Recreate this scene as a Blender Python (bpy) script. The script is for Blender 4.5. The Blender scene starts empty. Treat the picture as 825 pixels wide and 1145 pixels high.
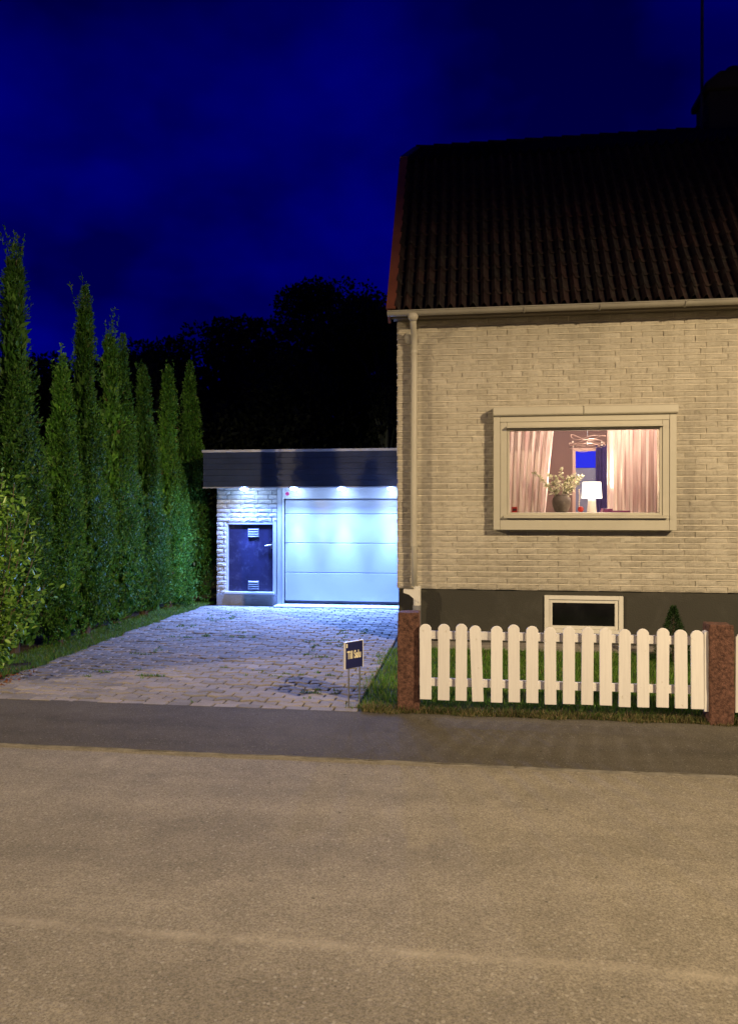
import bpy, math, random
import numpy as np
from mathutils import Vector, noise as mnoise

random.seed(7)
rng = np.random.default_rng(11)
R = math.radians
SC = bpy.context.scene
COL = SC.collection

# ------------------------------------------------------------------ camera
cam_d = bpy.data.cameras.new("camera")
cam_d.sensor_fit = 'AUTO'
cam_d.sensor_width = 36.0
cam_d.lens = 36.0 * 830.0 / 1145.0
cam_d.clip_start = 0.05
cam_d.clip_end = 2000.0
cam = bpy.data.objects.new("camera", cam_d)
cam.location = (0.0, 0.0, 1.6)
cam.rotation_euler = (R(89.9), 0.0, R(7.7))
COL.objects.link(cam)
SC.camera = cam

# ------------------------------------------------------------------ world: dusk sky
world = bpy.data.worlds.new("World")
SC.world = world
world.use_nodes = True
wn = world.node_tree
wn.nodes.clear()
w_out = wn.nodes.new("ShaderNodeOutputWorld")
w_bg = wn.nodes.new("ShaderNodeBackground")
w_sky = wn.nodes.new("ShaderNodeTexSky")
w_sky.sky_type = 'NISHITA'
w_sky.sun_disc = False
w_sky.sun_elevation = R(1.0)
w_sky.sun_rotation = R(150.0)
w_sky.ozone_density = 6.0
w_tc = wn.nodes.new("ShaderNodeTexCoord")
w_map = wn.nodes.new("ShaderNodeMapping")
w_map.inputs['Scale'].default_value = (2.2, 2.2, 3.6)
w_noise = wn.nodes.new("ShaderNodeTexNoise")
w_noise.inputs['Scale'].default_value = 1.5
w_noise.inputs['Detail'].default_value = 4.0
w_noise.inputs['Roughness'].default_value = 0.5
w_ramp = wn.nodes.new("ShaderNodeValToRGB")
w_ramp.color_ramp.elements[0].position = 0.38
w_ramp.color_ramp.elements[0].color = (0.0, 0.0, 0.42, 1)
w_ramp.color_ramp.elements[1].position = 0.66
w_ramp.color_ramp.elements[1].color = (0.004, 0.004, 1.35, 1)
w_mul = wn.nodes.new("ShaderNodeVectorMath")
w_mul.operation = 'MULTIPLY'
w_mul2 = wn.nodes.new("ShaderNodeVectorMath")
w_mul2.operation = 'MULTIPLY'
w_mul2.inputs[1].default_value = (1.0, 1.0, 1.0)
L = wn.links
L.new(w_tc.outputs['Generated'], w_map.inputs['Vector'])
L.new(w_map.outputs['Vector'], w_noise.inputs['Vector'])
L.new(w_noise.outputs['Fac'], w_ramp.inputs['Fac'])
L.new(w_sky.outputs['Color'], w_mul.inputs[0])
L.new(w_ramp.outputs['Color'], w_mul.inputs[1])
L.new(w_mul.outputs[0], w_mul2.inputs[0])
L.new(w_mul2.outputs[0], w_bg.inputs['Color'])
L.new(w_bg.outputs['Background'], w_out.inputs['Surface'])
w_bg.inputs['Strength'].default_value = 0.15

# ------------------------------------------------------------------ sun (only the last trace of dusk) and the two street lamps' light
sun_d = bpy.data.lights.new("dusk_sun", 'SUN')
sun_d.energy = 0.004
sun_d.angle = R(20)
sun_d.color = (0.5, 0.6, 1.0)
sun = bpy.data.objects.new("dusk_sun", sun_d)
sun.rotation_euler = (R(55), 0, R(150))
COL.objects.link(sun)

def street_light(name, loc, power, color):
    d = bpy.data.lights.new(name, 'SPOT')
    d.energy = power
    d.color = color
    d.spot_size = R(177)
    d.spot_blend = 0.30
    d.shadow_soft_size = 0.10
    o = bpy.data.objects.new(name, d)
    o.location = loc
    COL.objects.link(o)
    return o
WARM = (1.0, 0.755, 0.45)
street_light("street_lamp_light", (8.1, -0.75, 6.5), 6700, WARM)
street_light("street_lamp_light", (-14.0, -0.9, 6.5), 6600, WARM)

SC.view_settings.view_transform = 'Standard'
SC.view_settings.look = 'None'
SC.view_settings.exposure = 0.12
SC.view_settings.gamma = 1.0
SC.view_settings.use_curve_mapping = False
SC.cycles.use_denoising = True
SC.cycles.max_bounces = 6
SC.cycles.diffuse_bounces = 3
SC.cycles.glossy_bounces = 3
SC.cycles.transparent_max_bounces = 12
SC.cycles.sample_clamp_indirect = 6.0

# ------------------------------------------------------------------ materials
class NT:
    def __init__(self, name):
        self.m = bpy.data.materials.new(name)
        self.m.use_nodes = True
        self.t = self.m.node_tree
        self.t.nodes.clear()
        self.out = self.n("ShaderNodeOutputMaterial")
    def n(self, kind, **kw):
        nd = self.t.nodes.new(kind)
        for k, v in kw.items():
            if hasattr(nd, k) and k not in nd.inputs:
                setattr(nd, k, v)
            else:
                nd.inputs[k].default_value = v
        return nd
    def l(self, a, b):
        self.t.links.new(a, b)

def c4(c):
    return (c[0], c[1], c[2], 1.0)

def ramp(nt, fac, stops):
    r = nt.n("ShaderNodeValToRGB")
    e = r.color_ramp.elements
    while len(e) < len(stops):
        e.new(0.5)
    for i, (p, c) in enumerate(stops):
        e[i].position = p
        e[i].color = c4(c)
    nt.l(fac, r.inputs['Fac'])
    return r.outputs['Color']

def mix(nt, fac, a, b, mode='MIX'):
    m = nt.n("ShaderNodeMix", data_type='RGBA', blend_type=mode)
    def put(sock, v):
        if hasattr(v, 'is_output'):
            nt.l(v, sock)
        elif isinstance(v, (int, float)):
            sock.default_value = v
        else:
            sock.default_value = c4(v)
    put(m.inputs[0], fac)
    put(m.inputs[6], a)
    put(m.inputs[7], b)
    return m.outputs[2]

def coords(nt, scale=(1, 1, 1), kind='Object'):
    tc = nt.n("ShaderNodeTexCoord")
    mp = nt.n("ShaderNodeMapping")
    mp.inputs['Scale'].default_value = scale
    nt.l(tc.outputs[kind], mp.inputs['Vector'])
    return mp.outputs['Vector']

def noise(nt, vec, scale, detail=4.0, rough=0.55, dist=0.0):
    n = nt.n("ShaderNodeTexNoise")
    n.inputs['Scale'].default_value = scale
    n.inputs['Detail'].default_value = detail
    n.inputs['Roughness'].default_value = rough
    n.inputs['Distortion'].default_value = dist
    nt.l(vec, n.inputs['Vector'])
    return n.outputs['Fac']

def bump(nt, height, strength=0.3, dist=0.01, normal=None):
    b = nt.n("ShaderNodeBump")
    b.inputs['Strength'].default_value = strength
    b.inputs['Distance'].default_value = dist
    nt.l(height, b.inputs['Height'])
    if normal is not None:
        nt.l(normal, b.inputs['Normal'])
    return b.outputs['Normal']

def bsdf(nt, color, rough=0.6, spec=0.4, metal=0.0, normal=None):
    p = nt.n("ShaderNodeBsdfPrincipled")
    if hasattr(color, 'is_output'):
        nt.l(color, p.inputs['Base Color'])
    else:
        p.inputs['Base Color'].default_value = c4(color)
    if hasattr(rough, 'is_output'):
        nt.l(rough, p.inputs['Roughness'])
    else:
        p.inputs['Roughness'].default_value = rough
    p.inputs['Specular IOR Level'].default_value = spec
    p.inputs['Metallic'].default_value = metal
    if normal is not None:
        nt.l(normal, p.inputs['Normal'])
    return p

def finish(nt, p):
    nt.l(p.outputs[0], nt.out.inputs['Surface'])
    return nt.m

def painted(name, color, rough=0.5, var=0.12, scale=3.0, dirt=None, dirt_amt=0.0, spec=0.4, bmp=0.08, bscale=40, metal=0.0):
    """paint or coating with a little uneven tone, wear and grain"""
    nt = NT(name)
    v = coords(nt)
    f = noise(nt, v, scale, 5, 0.6)
    a = tuple(x * (1 - var) for x in color)
    b = tuple(min(1, x * (1 + var)) for x in color)
    col = ramp(nt, f, [(0.3, a), (0.7, b)])
    if dirt is not None:
        g = noise(nt, v, scale * 2.3, 8, 0.7, 0.4)
        gm = ramp(nt, g, [(0.52, (0, 0, 0)), (0.75, (dirt_amt,) * 3)])
        col = mix(nt, gm, col, dirt)
    nrm = bump(nt, noise(nt, v, bscale, 3, 0.6), bmp, 0.01)
    return finish(nt, bsdf(nt, col, rough, spec, metal, nrm))

def mat_asphalt(name, base, light, stone, seam=False, coarse=1.0):
    nt = NT(name)
    v = coords(nt)
    big = noise(nt, v, 0.55, 5, 0.6, 0.6)
    col = ramp(nt, big, [(0.3, base), (0.72, light)])
    mid = noise(nt, v, 5.0, 6, 0.7)
    col = mix(nt, 0.55, col, ramp(nt, mid, [(0.3, (0.72,) * 3), (0.7, (1.18,) * 3)]), 'MULTIPLY')
    sv = coords(nt, (0.22, 1.5, 1.0))
    streak = noise(nt, sv, 1.6, 4, 0.55, 0.3)
    col = mix(nt, 0.8, col, ramp(nt, streak, [(0.3, (0.80,) * 3), (0.7, (1.16,) * 3)]), 'MULTIPLY')
    grain = noise(nt, v, 120.0 * coarse, 3, 0.75)
    col = mix(nt, 0.85, col, ramp(nt, grain, [(0.33, (0.48,) * 3), (0.52, (1.0,) * 3), (0.71, (1.48,) * 3)]), 'MULTIPLY')
    vo = nt.n("ShaderNodeTexVoronoi", feature='F1')
    vo.inputs['Scale'].default_value = 62.0 * coarse
    nt.l(v, vo.inputs['Vector'])
    pick = nt.n("ShaderNodeSeparateColor")
    nt.l(vo.outputs['Color'], pick.inputs[0])
    isst = nt.n("ShaderNodeMath", operation='GREATER_THAN')
    isst.inputs[1].default_value = 0.93
    nt.l(pick.outputs[0], isst.inputs[0])
    near = nt.n("ShaderNodeMath", operation='LESS_THAN')
    near.inputs[1].default_value = 0.42
    nt.l(vo.outputs['Distance'], near.inputs[0])
    both = nt.n("ShaderNodeMath", operation='MULTIPLY')
    nt.l(isst.outputs[0], both.inputs[0])
    nt.l(near.outputs[0], both.inputs[1])
    half = nt.n("ShaderNodeMath", operation='MULTIPLY')
    half.inputs[1].default_value = 0.45
    nt.l(both.outputs[0], half.inputs[0])
    col = mix(nt, half.outputs[0], col, stone)
    # dark pits and small oil spots
    dk = noise(nt, v, 21.0, 2, 0.5)
    col = mix(nt, ramp(nt, dk, [(0.72, (0, 0, 0)), (0.78, (0.8,) * 3)]), col, tuple(x * 0.35 for x in base))
    # pale worn blotches
    wl = noise(nt, v, 1.9, 3, 0.5, 0.2)
    col = mix(nt, ramp(nt, wl, [(0.66, (0, 0, 0)), (0.74, (0.30,) * 3)]), col, tuple(min(1, x * 1.5) for x in light))
    if seam:
        # the long paving joint, y = 2.69, worn pale with dust
        sp = nt.n("ShaderNodeSeparateXYZ")
        nt.l(v, sp.inputs[0])
        wob = noise(nt, v, 1.3, 4, 0.6)
        ad = nt.n("ShaderNodeMath", operation='MULTIPLY_ADD')
        ad.inputs[1].default_value = 0.10
        nt.l(wob, ad.inputs[0])
        nt.l(sp.outputs[1], ad.inputs[2])
        sb = nt.n("ShaderNodeMath", operation='SUBTRACT')
        sb.inputs[1].default_value = 2.74
        nt.l(ad.outputs[0], sb.inputs[0])
        ab = nt.n("ShaderNodeMath", operation='ABSOLUTE')
        nt.l(sb.outputs[0], ab.inputs[0])
        mr = nt.n("ShaderNodeMapRange")
        mr.inputs['From Min'].default_value = 0.004
        mr.inputs['From Max'].default_value = 0.045
        mr.inputs['To Min'].default_value = 0.55
        mr.inputs['To Max'].default_value = 0.0
        nt.l(ab.outputs[0], mr.inputs[0])
        brk = noise(nt, v, 7.0, 5, 0.7)
        br = ramp(nt, brk, [(0.35, (0.15,) * 3), (0.65, (1,) * 3)])
        fm = mix(nt, 1.0, mr.outputs[0], br, 'MULTIPLY')
        col = mix(nt, fm, col, tuple(min(1, x * 1.55) for x in light))
    h = noise(nt, v, 70.0 * coarse, 4, 0.7)
    n1 = bump(nt, h, 0.9, 0.006)
    n2 = bump(nt, vo.outputs['Distance'], 0.35, 0.004, n1)
    return finish(nt, bsdf(nt, col, 0.9, 0.12, 0, n2))

def mat_island(name, stops, rough=0.6, spec=0.3, transl=0.0, big=None, tree=False):
    """foliage, pavers, bricks: colour picked per loose piece"""
    nt = NT(name)
    g = nt.n("ShaderNodeNewGeometry")
    col = ramp(nt, g.outputs['Random Per Island'], stops)
    v = coords(nt)
    if big:
        f = noise(nt, v, big[0], 4, 0.6)
        col = mix(nt, 1.0, col, ramp(nt, f, [(0.3, (1 - big[1],) * 3), (0.7, (1 + big[1],) * 3)]), 'MULTIPLY')
    if tree:
        oi = nt.n("ShaderNodeObjectInfo")
        col = mix(nt, 1.0, col, ramp(nt, oi.outputs['Random'], [(0.0, (0.72, 0.70, 0.75)), (0.5, (1.0, 0.95, 0.9)), (1.0, (1.25, 1.18, 1.0))]), 'MULTIPLY')
    p = bsdf(nt, col, rough, spec)
    if transl:
        tr = nt.n("ShaderNodeBsdfTranslucent")
        nt.l(col, tr.inputs['Color'])
        ms = nt.n("ShaderNodeMixShader")
        ms.inputs[0].default_value = transl
        nt.l(p.outputs[0], ms.inputs[1])
        nt.l(tr.outputs[0], ms.inputs[2])
        nt.l(ms.outputs[0], nt.out.inputs['Surface'])
        return nt.m
    return finish(nt, p)

def mat_brick(name, stops, bscale=34.0, bstr=0.6, big=(0.8, 0.15)):
    nt = NT(name)
    g = nt.n("ShaderNodeNewGeometry")
    col = ramp(nt, g.outputs['Random Per Island'], stops)
    v = coords(nt)
    f = noise(nt, v, big[0], 5, 0.6)
    col = mix(nt, 1.0, col, ramp(nt, f, [(0.3, (1 - big[1],) * 3), (0.7, (1 + big[1],) * 3)]), 'MULTIPLY')
    s = noise(nt, v, 90.0, 4, 0.75)
    col = mix(nt, 0.6, col, ramp(nt, s, [(0.3, (0.62,) * 3), (0.6, (1.12,) * 3)]), 'MULTIPLY')
    stv = coords(nt, (1.0, 1.0, 0.12))
    drip = noise(nt, stv, 5.0, 5, 0.65, 0.3)
    col = mix(nt, 1.0, col, ramp(nt, drip, [(0.32, (0.86, 0.85, 0.83)), (0.55, (1.0,) * 3), (0.75, (1.05,) * 3)]), 'MULTIPLY')
    h = noise(nt, v, bscale, 6, 0.7)
    n1 = bump(nt, h, bstr, 0.012)
    n2 = bump(nt, s, 0.4, 0.004, n1)
    return finish(nt, bsdf(nt, col, 0.85, 0.25, 0, n2))

def mat_emit(name, color, strength):
    nt = NT(name)
    e = nt.n("ShaderNodeEmission")
    e.inputs['Color'].default_value = c4(color)
    e.inputs['Strength'].default_value = strength
    nt.l(e.outputs[0], nt.out.inputs['Surface'])
    return nt.m

def mat_glass(name, tint=(0.95, 0.96, 0.97), base=0.03):
    nt = NT(name)
    t = nt.n("ShaderNodeBsdfTransparent")
    t.inputs['Color'].default_value = c4(tint)
    g = nt.n("ShaderNodeBsdfGlossy")
    g.inputs['Roughness'].default_value = 0.02
    fr = nt.n("ShaderNodeFresnel")
    fr.inputs['IOR'].default_value = 1.45
    ms = nt.n("ShaderNodeMixShader")
    nt.l(fr.outputs[0], ms.inputs[0])
    nt.l(t.outputs[0], ms.inputs[1])
    nt.l(g.outputs[0], ms.inputs[2])
    nt.l(ms.outputs[0], nt.out.inputs['Surface'])
    return nt.m

M = {}
M['road'] = mat_asphalt("road_asphalt", (0.238, 0.216, 0.168), (0.292, 0.264, 0.206), (0.42, 0.40, 0.34), seam=True)
M['footway'] = mat_asphalt("footway_asphalt", (0.085, 0.077, 0.060), (0.115, 0.104, 0.082), (0.18, 0.17, 0.145), coarse=0.9)
M['dust'] = painted("joint_sand", (0.17, 0.158, 0.13), 0.95, 0.3, 9, bmp=0.6, bscale=120)
M['soil'] = painted("soil", (0.055, 0.042, 0.028), 0.95, 0.35, 4, (0.10, 0.075, 0.045), 0.7, bmp=0.8, bscale=35)
M['lawn_soil'] = painted("lawn_soil", (0.035, 0.045, 0.018), 0.95, 0.35, 5, bmp=0.8, bscale=35)
M['bedding'] = painted("paver_bedding", (0.060, 0.056, 0.050), 0.95, 0.3, 6, (0.03, 0.05, 0.02), 0.6, bmp=0.6, bscale=90)
M['paver'] = mat_brick("paver_concrete", [(0.0, (0.21, 0.195, 0.17)), (0.3, (0.28, 0.255, 0.22)), (0.6, (0.32, 0.285, 0.245)), (0.85, (0.25, 0.235, 0.21)), (1.0, (0.37, 0.335, 0.29))], 40, 0.55, (0.9, 0.16))
M['brick'] = mat_brick("cream_brick", [(0.0, (0.365, 0.335, 0.262)), (0.35, (0.41, 0.378, 0.300)), (0.7, (0.39, 0.358, 0.282)), (1.0, (0.445, 0.412, 0.332))])
M['mortar'] = painted("mortar", (0.56, 0.51, 0.40), 0.95, 0.15, 8, bmp=0.7, bscale=80)
M['gbrick'] = mat_brick("white_brick", [(0.0, (0.50, 0.49, 0.46)), (0.5, (0.60, 0.585, 0.55)), (1.0, (0.66, 0.64, 0.60))])
M['gmortar'] = painted("pale_mortar", (0.30, 0.30, 0.29), 0.95, 0.15, 8, bmp=0.7, bscale=80)
M['plinth'] = painted("plinth_paint", (0.040, 0.038, 0.028), 0.8, 0.10, 1.2, (0.10, 0.095, 0.08), 0.35, bmp=0.5, bscale=60)
M['gplinth'] = painted("concrete_plinth", (0.30, 0.30, 0.30), 0.85, 0.15, 3, (0.16, 0.16, 0.16), 0.6, bmp=0.5, bscale=50)
M['white'] = painted("white_paint", (0.66, 0.64, 0.56), 0.45, 0.05, 4, (0.46, 0.42, 0.32), 0.30, bmp=0.05)
M['cream'] = painted("cream_paint", (0.45, 0.425, 0.335), 0.45, 0.05, 3, (0.36, 0.32, 0.23), 0.30, bmp=0.05)
M['picket'] = painted("picket_paint", (0.79, 0.755, 0.68), 0.5, 0.05, 7, (0.50, 0.45, 0.34), 0.35, bmp=0.15, bscale=60)
def mat_picket():
    nt = NT("weathered_picket_paint")
    v = coords(nt)
    oi = nt.n("ShaderNodeObjectInfo")
    sh = nt.n("ShaderNodeVectorMath", operation='ADD')
    nt.l(v, sh.inputs[0])
    rr = nt.n("ShaderNodeCombineXYZ")
    m7 = nt.n("ShaderNodeMath", operation='MULTIPLY')
    m7.inputs[1].default_value = 37.0
    nt.l(oi.outputs['Random'], m7.inputs[0])
    nt.l(m7.outputs[0], rr.inputs[0])
    nt.l(m7.outputs[0], rr.inputs[2])
    nt.l(rr.outputs[0], sh.inputs[1])
    st = nt.n("ShaderNodeMapping")
    st.inputs['Scale'].default_value = (1, 1, 0.07)
    nt.l(sh.outputs[0], st.inputs['Vector'])
    grain = noise(nt, st.outputs['Vector'], 70.0, 4, 0.6)
    tone = ramp(nt, oi.outputs['Random'], [(0.0, (0.72, 0.70, 0.655)), (1.0, (0.78, 0.765, 0.72))])
    col = mix(nt, 0.5, tone, ramp(nt, grain, [(0.3, (0.86,) * 3), (0.6, (1.03,) * 3)]), 'MULTIPLY')
    chip = noise(nt, sh.outputs[0], 16.0, 6, 0.7)
    col = mix(nt, ramp(nt, chip, [(0.64, (0, 0, 0)), (0.70, (0.55,) * 3)]), col, (0.42, 0.38, 0.28))
    return finish(nt, bsdf(nt, col, 0.55, 0.35, 0, bump(nt, grain, 0.25, 0.003)))
M['picket'] = mat_picket()
M['gutter'] = painted("gutter_paint", (0.27, 0.255, 0.205), 0.4, 0.10, 3, (0.22, 0.19, 0.13), 0.4, bmp=0.04)
M['soffit'] = painted("soffit_boards", (0.15, 0.13, 0.09), 0.7, 0.12, 3, bmp=0.2)
M['barge'] = painted("red_brown_board", (0.13, 0.040, 0.018), 0.5, 0.15, 3, bmp=0.1)
M['slab_dark'] = painted("dark_cladding", (0.045, 0.060, 0.105), 0.42, 0.18, 4, (0.10, 0.10, 0.10), 0.30, bmp=0.10)
M['trim'] = painted("roof_trim_metal", (0.68, 0.68, 0.68), 0.4, 0.12, 5, bmp=0.04)
M['gdoor'] = painted("garage_door_enamel", (0.40, 0.41, 0.42), 0.34, 0.03, 2, bmp=0.10, bscale=60, spec=0.5)
M['gframe'] = painted("garage_frame_paint", (0.45, 0.45, 0.45), 0.4, 0.04, 3, bmp=0.04)
M['hatch'] = painted("blue_black_door", (0.022, 0.020, 0.052), 0.27, 0.25, 5, (0.09, 0.085, 0.14), 0.5, bmp=0.10, bscale=12, spec=0.6)
M['louvre'] = painted("louvre_metal", (0.22, 0.22, 0.25), 0.4, 0.1, 8)
M['steel'] = painted("brushed_steel", (0.62, 0.62, 0.62), 0.3, 0.1, 8, metal=1.0)
M['dark_metal'] = painted("dark_metal", (0.05, 0.05, 0.055), 0.45, 0.1, 8, metal=0.6)
M['black_void'] = painted("dark_interior", (0.012, 0.012, 0.013), 0.9, 0.2, 3)
M['dark_pane'] = painted("dark_glass", (0.007, 0.007, 0.008), 0.08, 0.3, 4, (0.02, 0.02, 0.02), 0.4, bmp=0.01)
M['granite'] = mat_brick("red_granite", [(0.0, (0.125, 0.062, 0.043)), (1.0, (0.125, 0.062, 0.043))], 60, 1.0, (38.0, 0.65))
M['glass'] = mat_glass("window_glass")
M['wallin'] = painted("room_wall_paint", (0.155, 0.098, 0.082), 0.9, 0.06, 1.5, bmp=0.1)
M['ceilin'] = painted("room_ceiling_paint", (0.55, 0.42, 0.35), 0.9, 0.04, 1.5, bmp=0.1)
M['floorin'] = painted("room_floor", (0.22, 0.13, 0.07), 0.5, 0.2, 3, bmp=0.1)
M['tile_in'] = M['black_void']
M['vase'] = painted("stoneware", (0.115, 0.088, 0.070), 0.7, 0.25, 12, (0.30, 0.25, 0.2), 0.5, bmp=0.3)
M['dried'] = mat_island("dried_leaves", [(0.0, (0.24, 0.25, 0.12)), (0.5, (0.46, 0.45, 0.28)), (1.0, (0.68, 0.64, 0.48))], 0.7, 0.2, 0.3)
M['twig'] = painted("twig_bark", (0.14, 0.10, 0.06), 0.8, 0.2, 12)
M['bark'] = painted("trunk_bark", (0.07, 0.05, 0.035), 0.9, 0.3, 12, bmp=0.8, bscale=30)
M['shade'] = mat_emit("lit_lamp_shade", (1.0, 0.84, 0.66), 3.5)
M['lampbase'] = painted("white_ceramic", (0.80, 0.74, 0.66), 0.3, 0.03, 4)
M['red'] = painted("red_gloss", (0.45, 0.03, 0.02), 0.3, 0.1, 6)
M['tray'] = painted("plum_cover", (0.16, 0.03, 0.10), 0.4, 0.1, 6)
M['bead'] = painted("pearl_beads", (0.75, 0.62, 0.50), 0.3, 0.1, 20)
M['copper'] = painted("copper_wire", (0.13, 0.09, 0.07), 0.45, 0.1, 8, metal=0.3)
M['bulb'] = mat_emit("warm_bulb", (1.0, 0.72, 0.5), 1.3)
M['farpane'] = mat_emit("sky_glow_pane", (0.035, 0.040, 0.85), 1.0)  # the pane itself glows, standing in for dusk sky seen through it
M['greyblind'] = painted("grey_blind", (0.16, 0.17, 0.26), 0.8, 0.1, 9)
M['navy'] = painted("navy_panel", (0.012, 0.016, 0.085), 0.4, 0.08, 9, bmp=0.03)
M['signedge'] = painted("sign_frame_white", (0.72, 0.72, 0.72), 0.4, 0.05, 9)
M['letter'] = painted("cream_lettering", (0.82, 0.76, 0.52), 0.5, 0.03, 9)
M['sticker'] = painted("magenta_sticker", (0.45, 0.03, 0.14), 0.5, 0.1, 20)
M['led'] = mat_emit("cold_downlight", (0.42, 0.62, 1.0), 110.0)
M['chimney'] = painted("chimney_render", (0.012, 0.011, 0.010), 0.9, 0.2, 3, bmp=0.4)
M['thuja'] = mat_island("thuja_sprays", [(0.0, (0.022, 0.080, 0.010)), (0.35, (0.044, 0.150, 0.016)), (0.75, (0.075, 0.215, 0.022)), (0.97, (0.14, 0.30, 0.045)), (1.0, (0.13, 0.10, 0.05))], 0.55, 0.3, 0.18, (3.0, 0.30), True)
M['broad'] = mat_island("broad_leaves", [(0.0, (0.09, 0.20, 0.020)), (0.5, (0.17, 0.34, 0.035)), (1.0, (0.30, 0.48, 0.08))], 0.35, 0.5, 0.25, (5.0, 0.25))
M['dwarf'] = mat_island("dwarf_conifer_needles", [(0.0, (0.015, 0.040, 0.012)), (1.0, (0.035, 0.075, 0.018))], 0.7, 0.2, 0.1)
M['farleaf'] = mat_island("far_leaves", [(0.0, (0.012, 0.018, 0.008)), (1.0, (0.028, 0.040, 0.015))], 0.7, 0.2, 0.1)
M['grass'] = mat_island("grass_blades", [(0.0, (0.048, 0.125, 0.012)), (0.5, (0.085, 0.20, 0.020)), (0.9, (0.15, 0.26, 0.035)), (1.0, (0.26, 0.21, 0.09))], 0.55, 0.3, 0.25, (2.5, 0.25))
M['drygrass'] = mat_island("dry_grass", [(0.0, (0.05, 0.085, 0.015)), (0.4, (0.10, 0.11, 0.035)), (0.7, (0.16, 0.13, 0.06)), (1.0, (0.26, 0.20, 0.10))], 0.7, 0.2, 0.2, (3.0, 0.3))
M['litter'] = mat_island("leaf_litter", [(0.0, (0.12, 0.040, 0.018)), (0.5, (0.20, 0.075, 0.03)), (1.0, (0.28, 0.15, 0.06))], 0.8, 0.2)
M['shrubleaf'] = mat_island("grey_shrub_leaves", [(0.0, (0.05, 0.08, 0.05)), (1.0, (0.16, 0.20, 0.13))], 0.6, 0.3, 0.15)

def mat_curtain():
    nt = NT("curtain_cloth")
    v = coords(nt, (1, 1, 0.05))
    f = noise(nt, v, 34.0, 2, 0.5)
    col = ramp(nt, f, [(0.35, (0.74, 0.60, 0.57)), (0.65, (0.92, 0.86, 0.80))])
    w = nt.n("ShaderNodeTexWave", wave_type='BANDS', bands_direction='Z')
    w.inputs['Scale'].default_value = 300.0
    nt.l(coords(nt), w.inputs['Vector'])
    nrm = bump(nt, w.outputs['Fac'], 0.15, 0.002)
    p = bsdf(nt, col, 0.9, 0.1, 0, nrm)
    tr = nt.n("ShaderNodeBsdfTranslucent")
    nt.l(col, tr.inputs['Color'])
    ms = nt.n("ShaderNodeMixShader")
    ms.inputs[0].default_value = 0.5
    nt.l(p.outputs[0], ms.inputs[1])
    nt.l(tr.outputs[0], ms.inputs[2])
    nt.l(ms.outputs[0], nt.out.inputs['Surface'])
    return nt.m
M['curtain'] = mat_curtain()

def mat_tiles():
    nt = NT("clay_roof_tiles")
    tc = nt.n("ShaderNodeTexCoord")
    sp = nt.n("ShaderNodeSeparateXYZ")
    nt.l(tc.outputs['UV'], sp.inputs[0])
    fl = []
    for k in (0, 1):
        q = nt.n("ShaderNodeMath", operation='FLOOR')
        nt.l(sp.outputs[k], q.inputs[0])
        fl.append(q.outputs[0])
    cb = nt.n("ShaderNodeCombineXYZ")
    nt.l(fl[0], cb.inputs[0])
    nt.l(fl[1], cb.inputs[1])
    wnz = nt.n("ShaderNodeTexWhiteNoise", noise_dimensions='2D')
    nt.l(cb.outputs[0], wnz.inputs['Vector'])
    col = ramp(nt, wnz.outputs['Value'], [(0.0, (0.010, 0.007, 0.006)), (0.35, (0.017, 0.008, 0.007)), (0.7, (0.013, 0.010, 0.009)), (1.0, (0.030, 0.014, 0.011))])
    v = coords(nt)
    lich = noise(nt, v, 9.0, 7, 0.75)
    col = mix(nt, ramp(nt, lich, [(0.50, (0, 0, 0)), (0.68, (0.6,) * 3)]), col, (0.045, 0.042, 0.030))
    sp2 = noise(nt, v, 60.0, 3, 0.7)
    col = mix(nt, ramp(nt, sp2, [(0.70, (0, 0, 0)), (0.78, (0.7,) * 3)]), col, (0.22, 0.20, 0.16))
    nrm = bump(nt, noise(nt, v, 45.0, 5, 0.7), 0.6, 0.006)
    return finish(nt, bsdf(nt, col, 0.85, 0.2, 0, nrm))
M['tiles'] = mat_tiles()

# ------------------------------------------------------------------ mesh building
OFF = {}          # world position that an object's mesh coordinates are relative to

def tag(o, label=None, cat=None, group=None, kind=None):
    if label: o['label'] = label
    if cat: o['category'] = cat
    if group: o['group'] = group
    if kind: o['kind'] = kind
    return o

def thing(name, loc, label, cat, group=None):
    o = bpy.data.objects.new(name, None)
    o.location = loc
    o.empty_display_size = 0.1
    COL.objects.link(o)
    OFF[o.name] = Vector(loc)
    return tag(o, label, cat, group)

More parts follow.
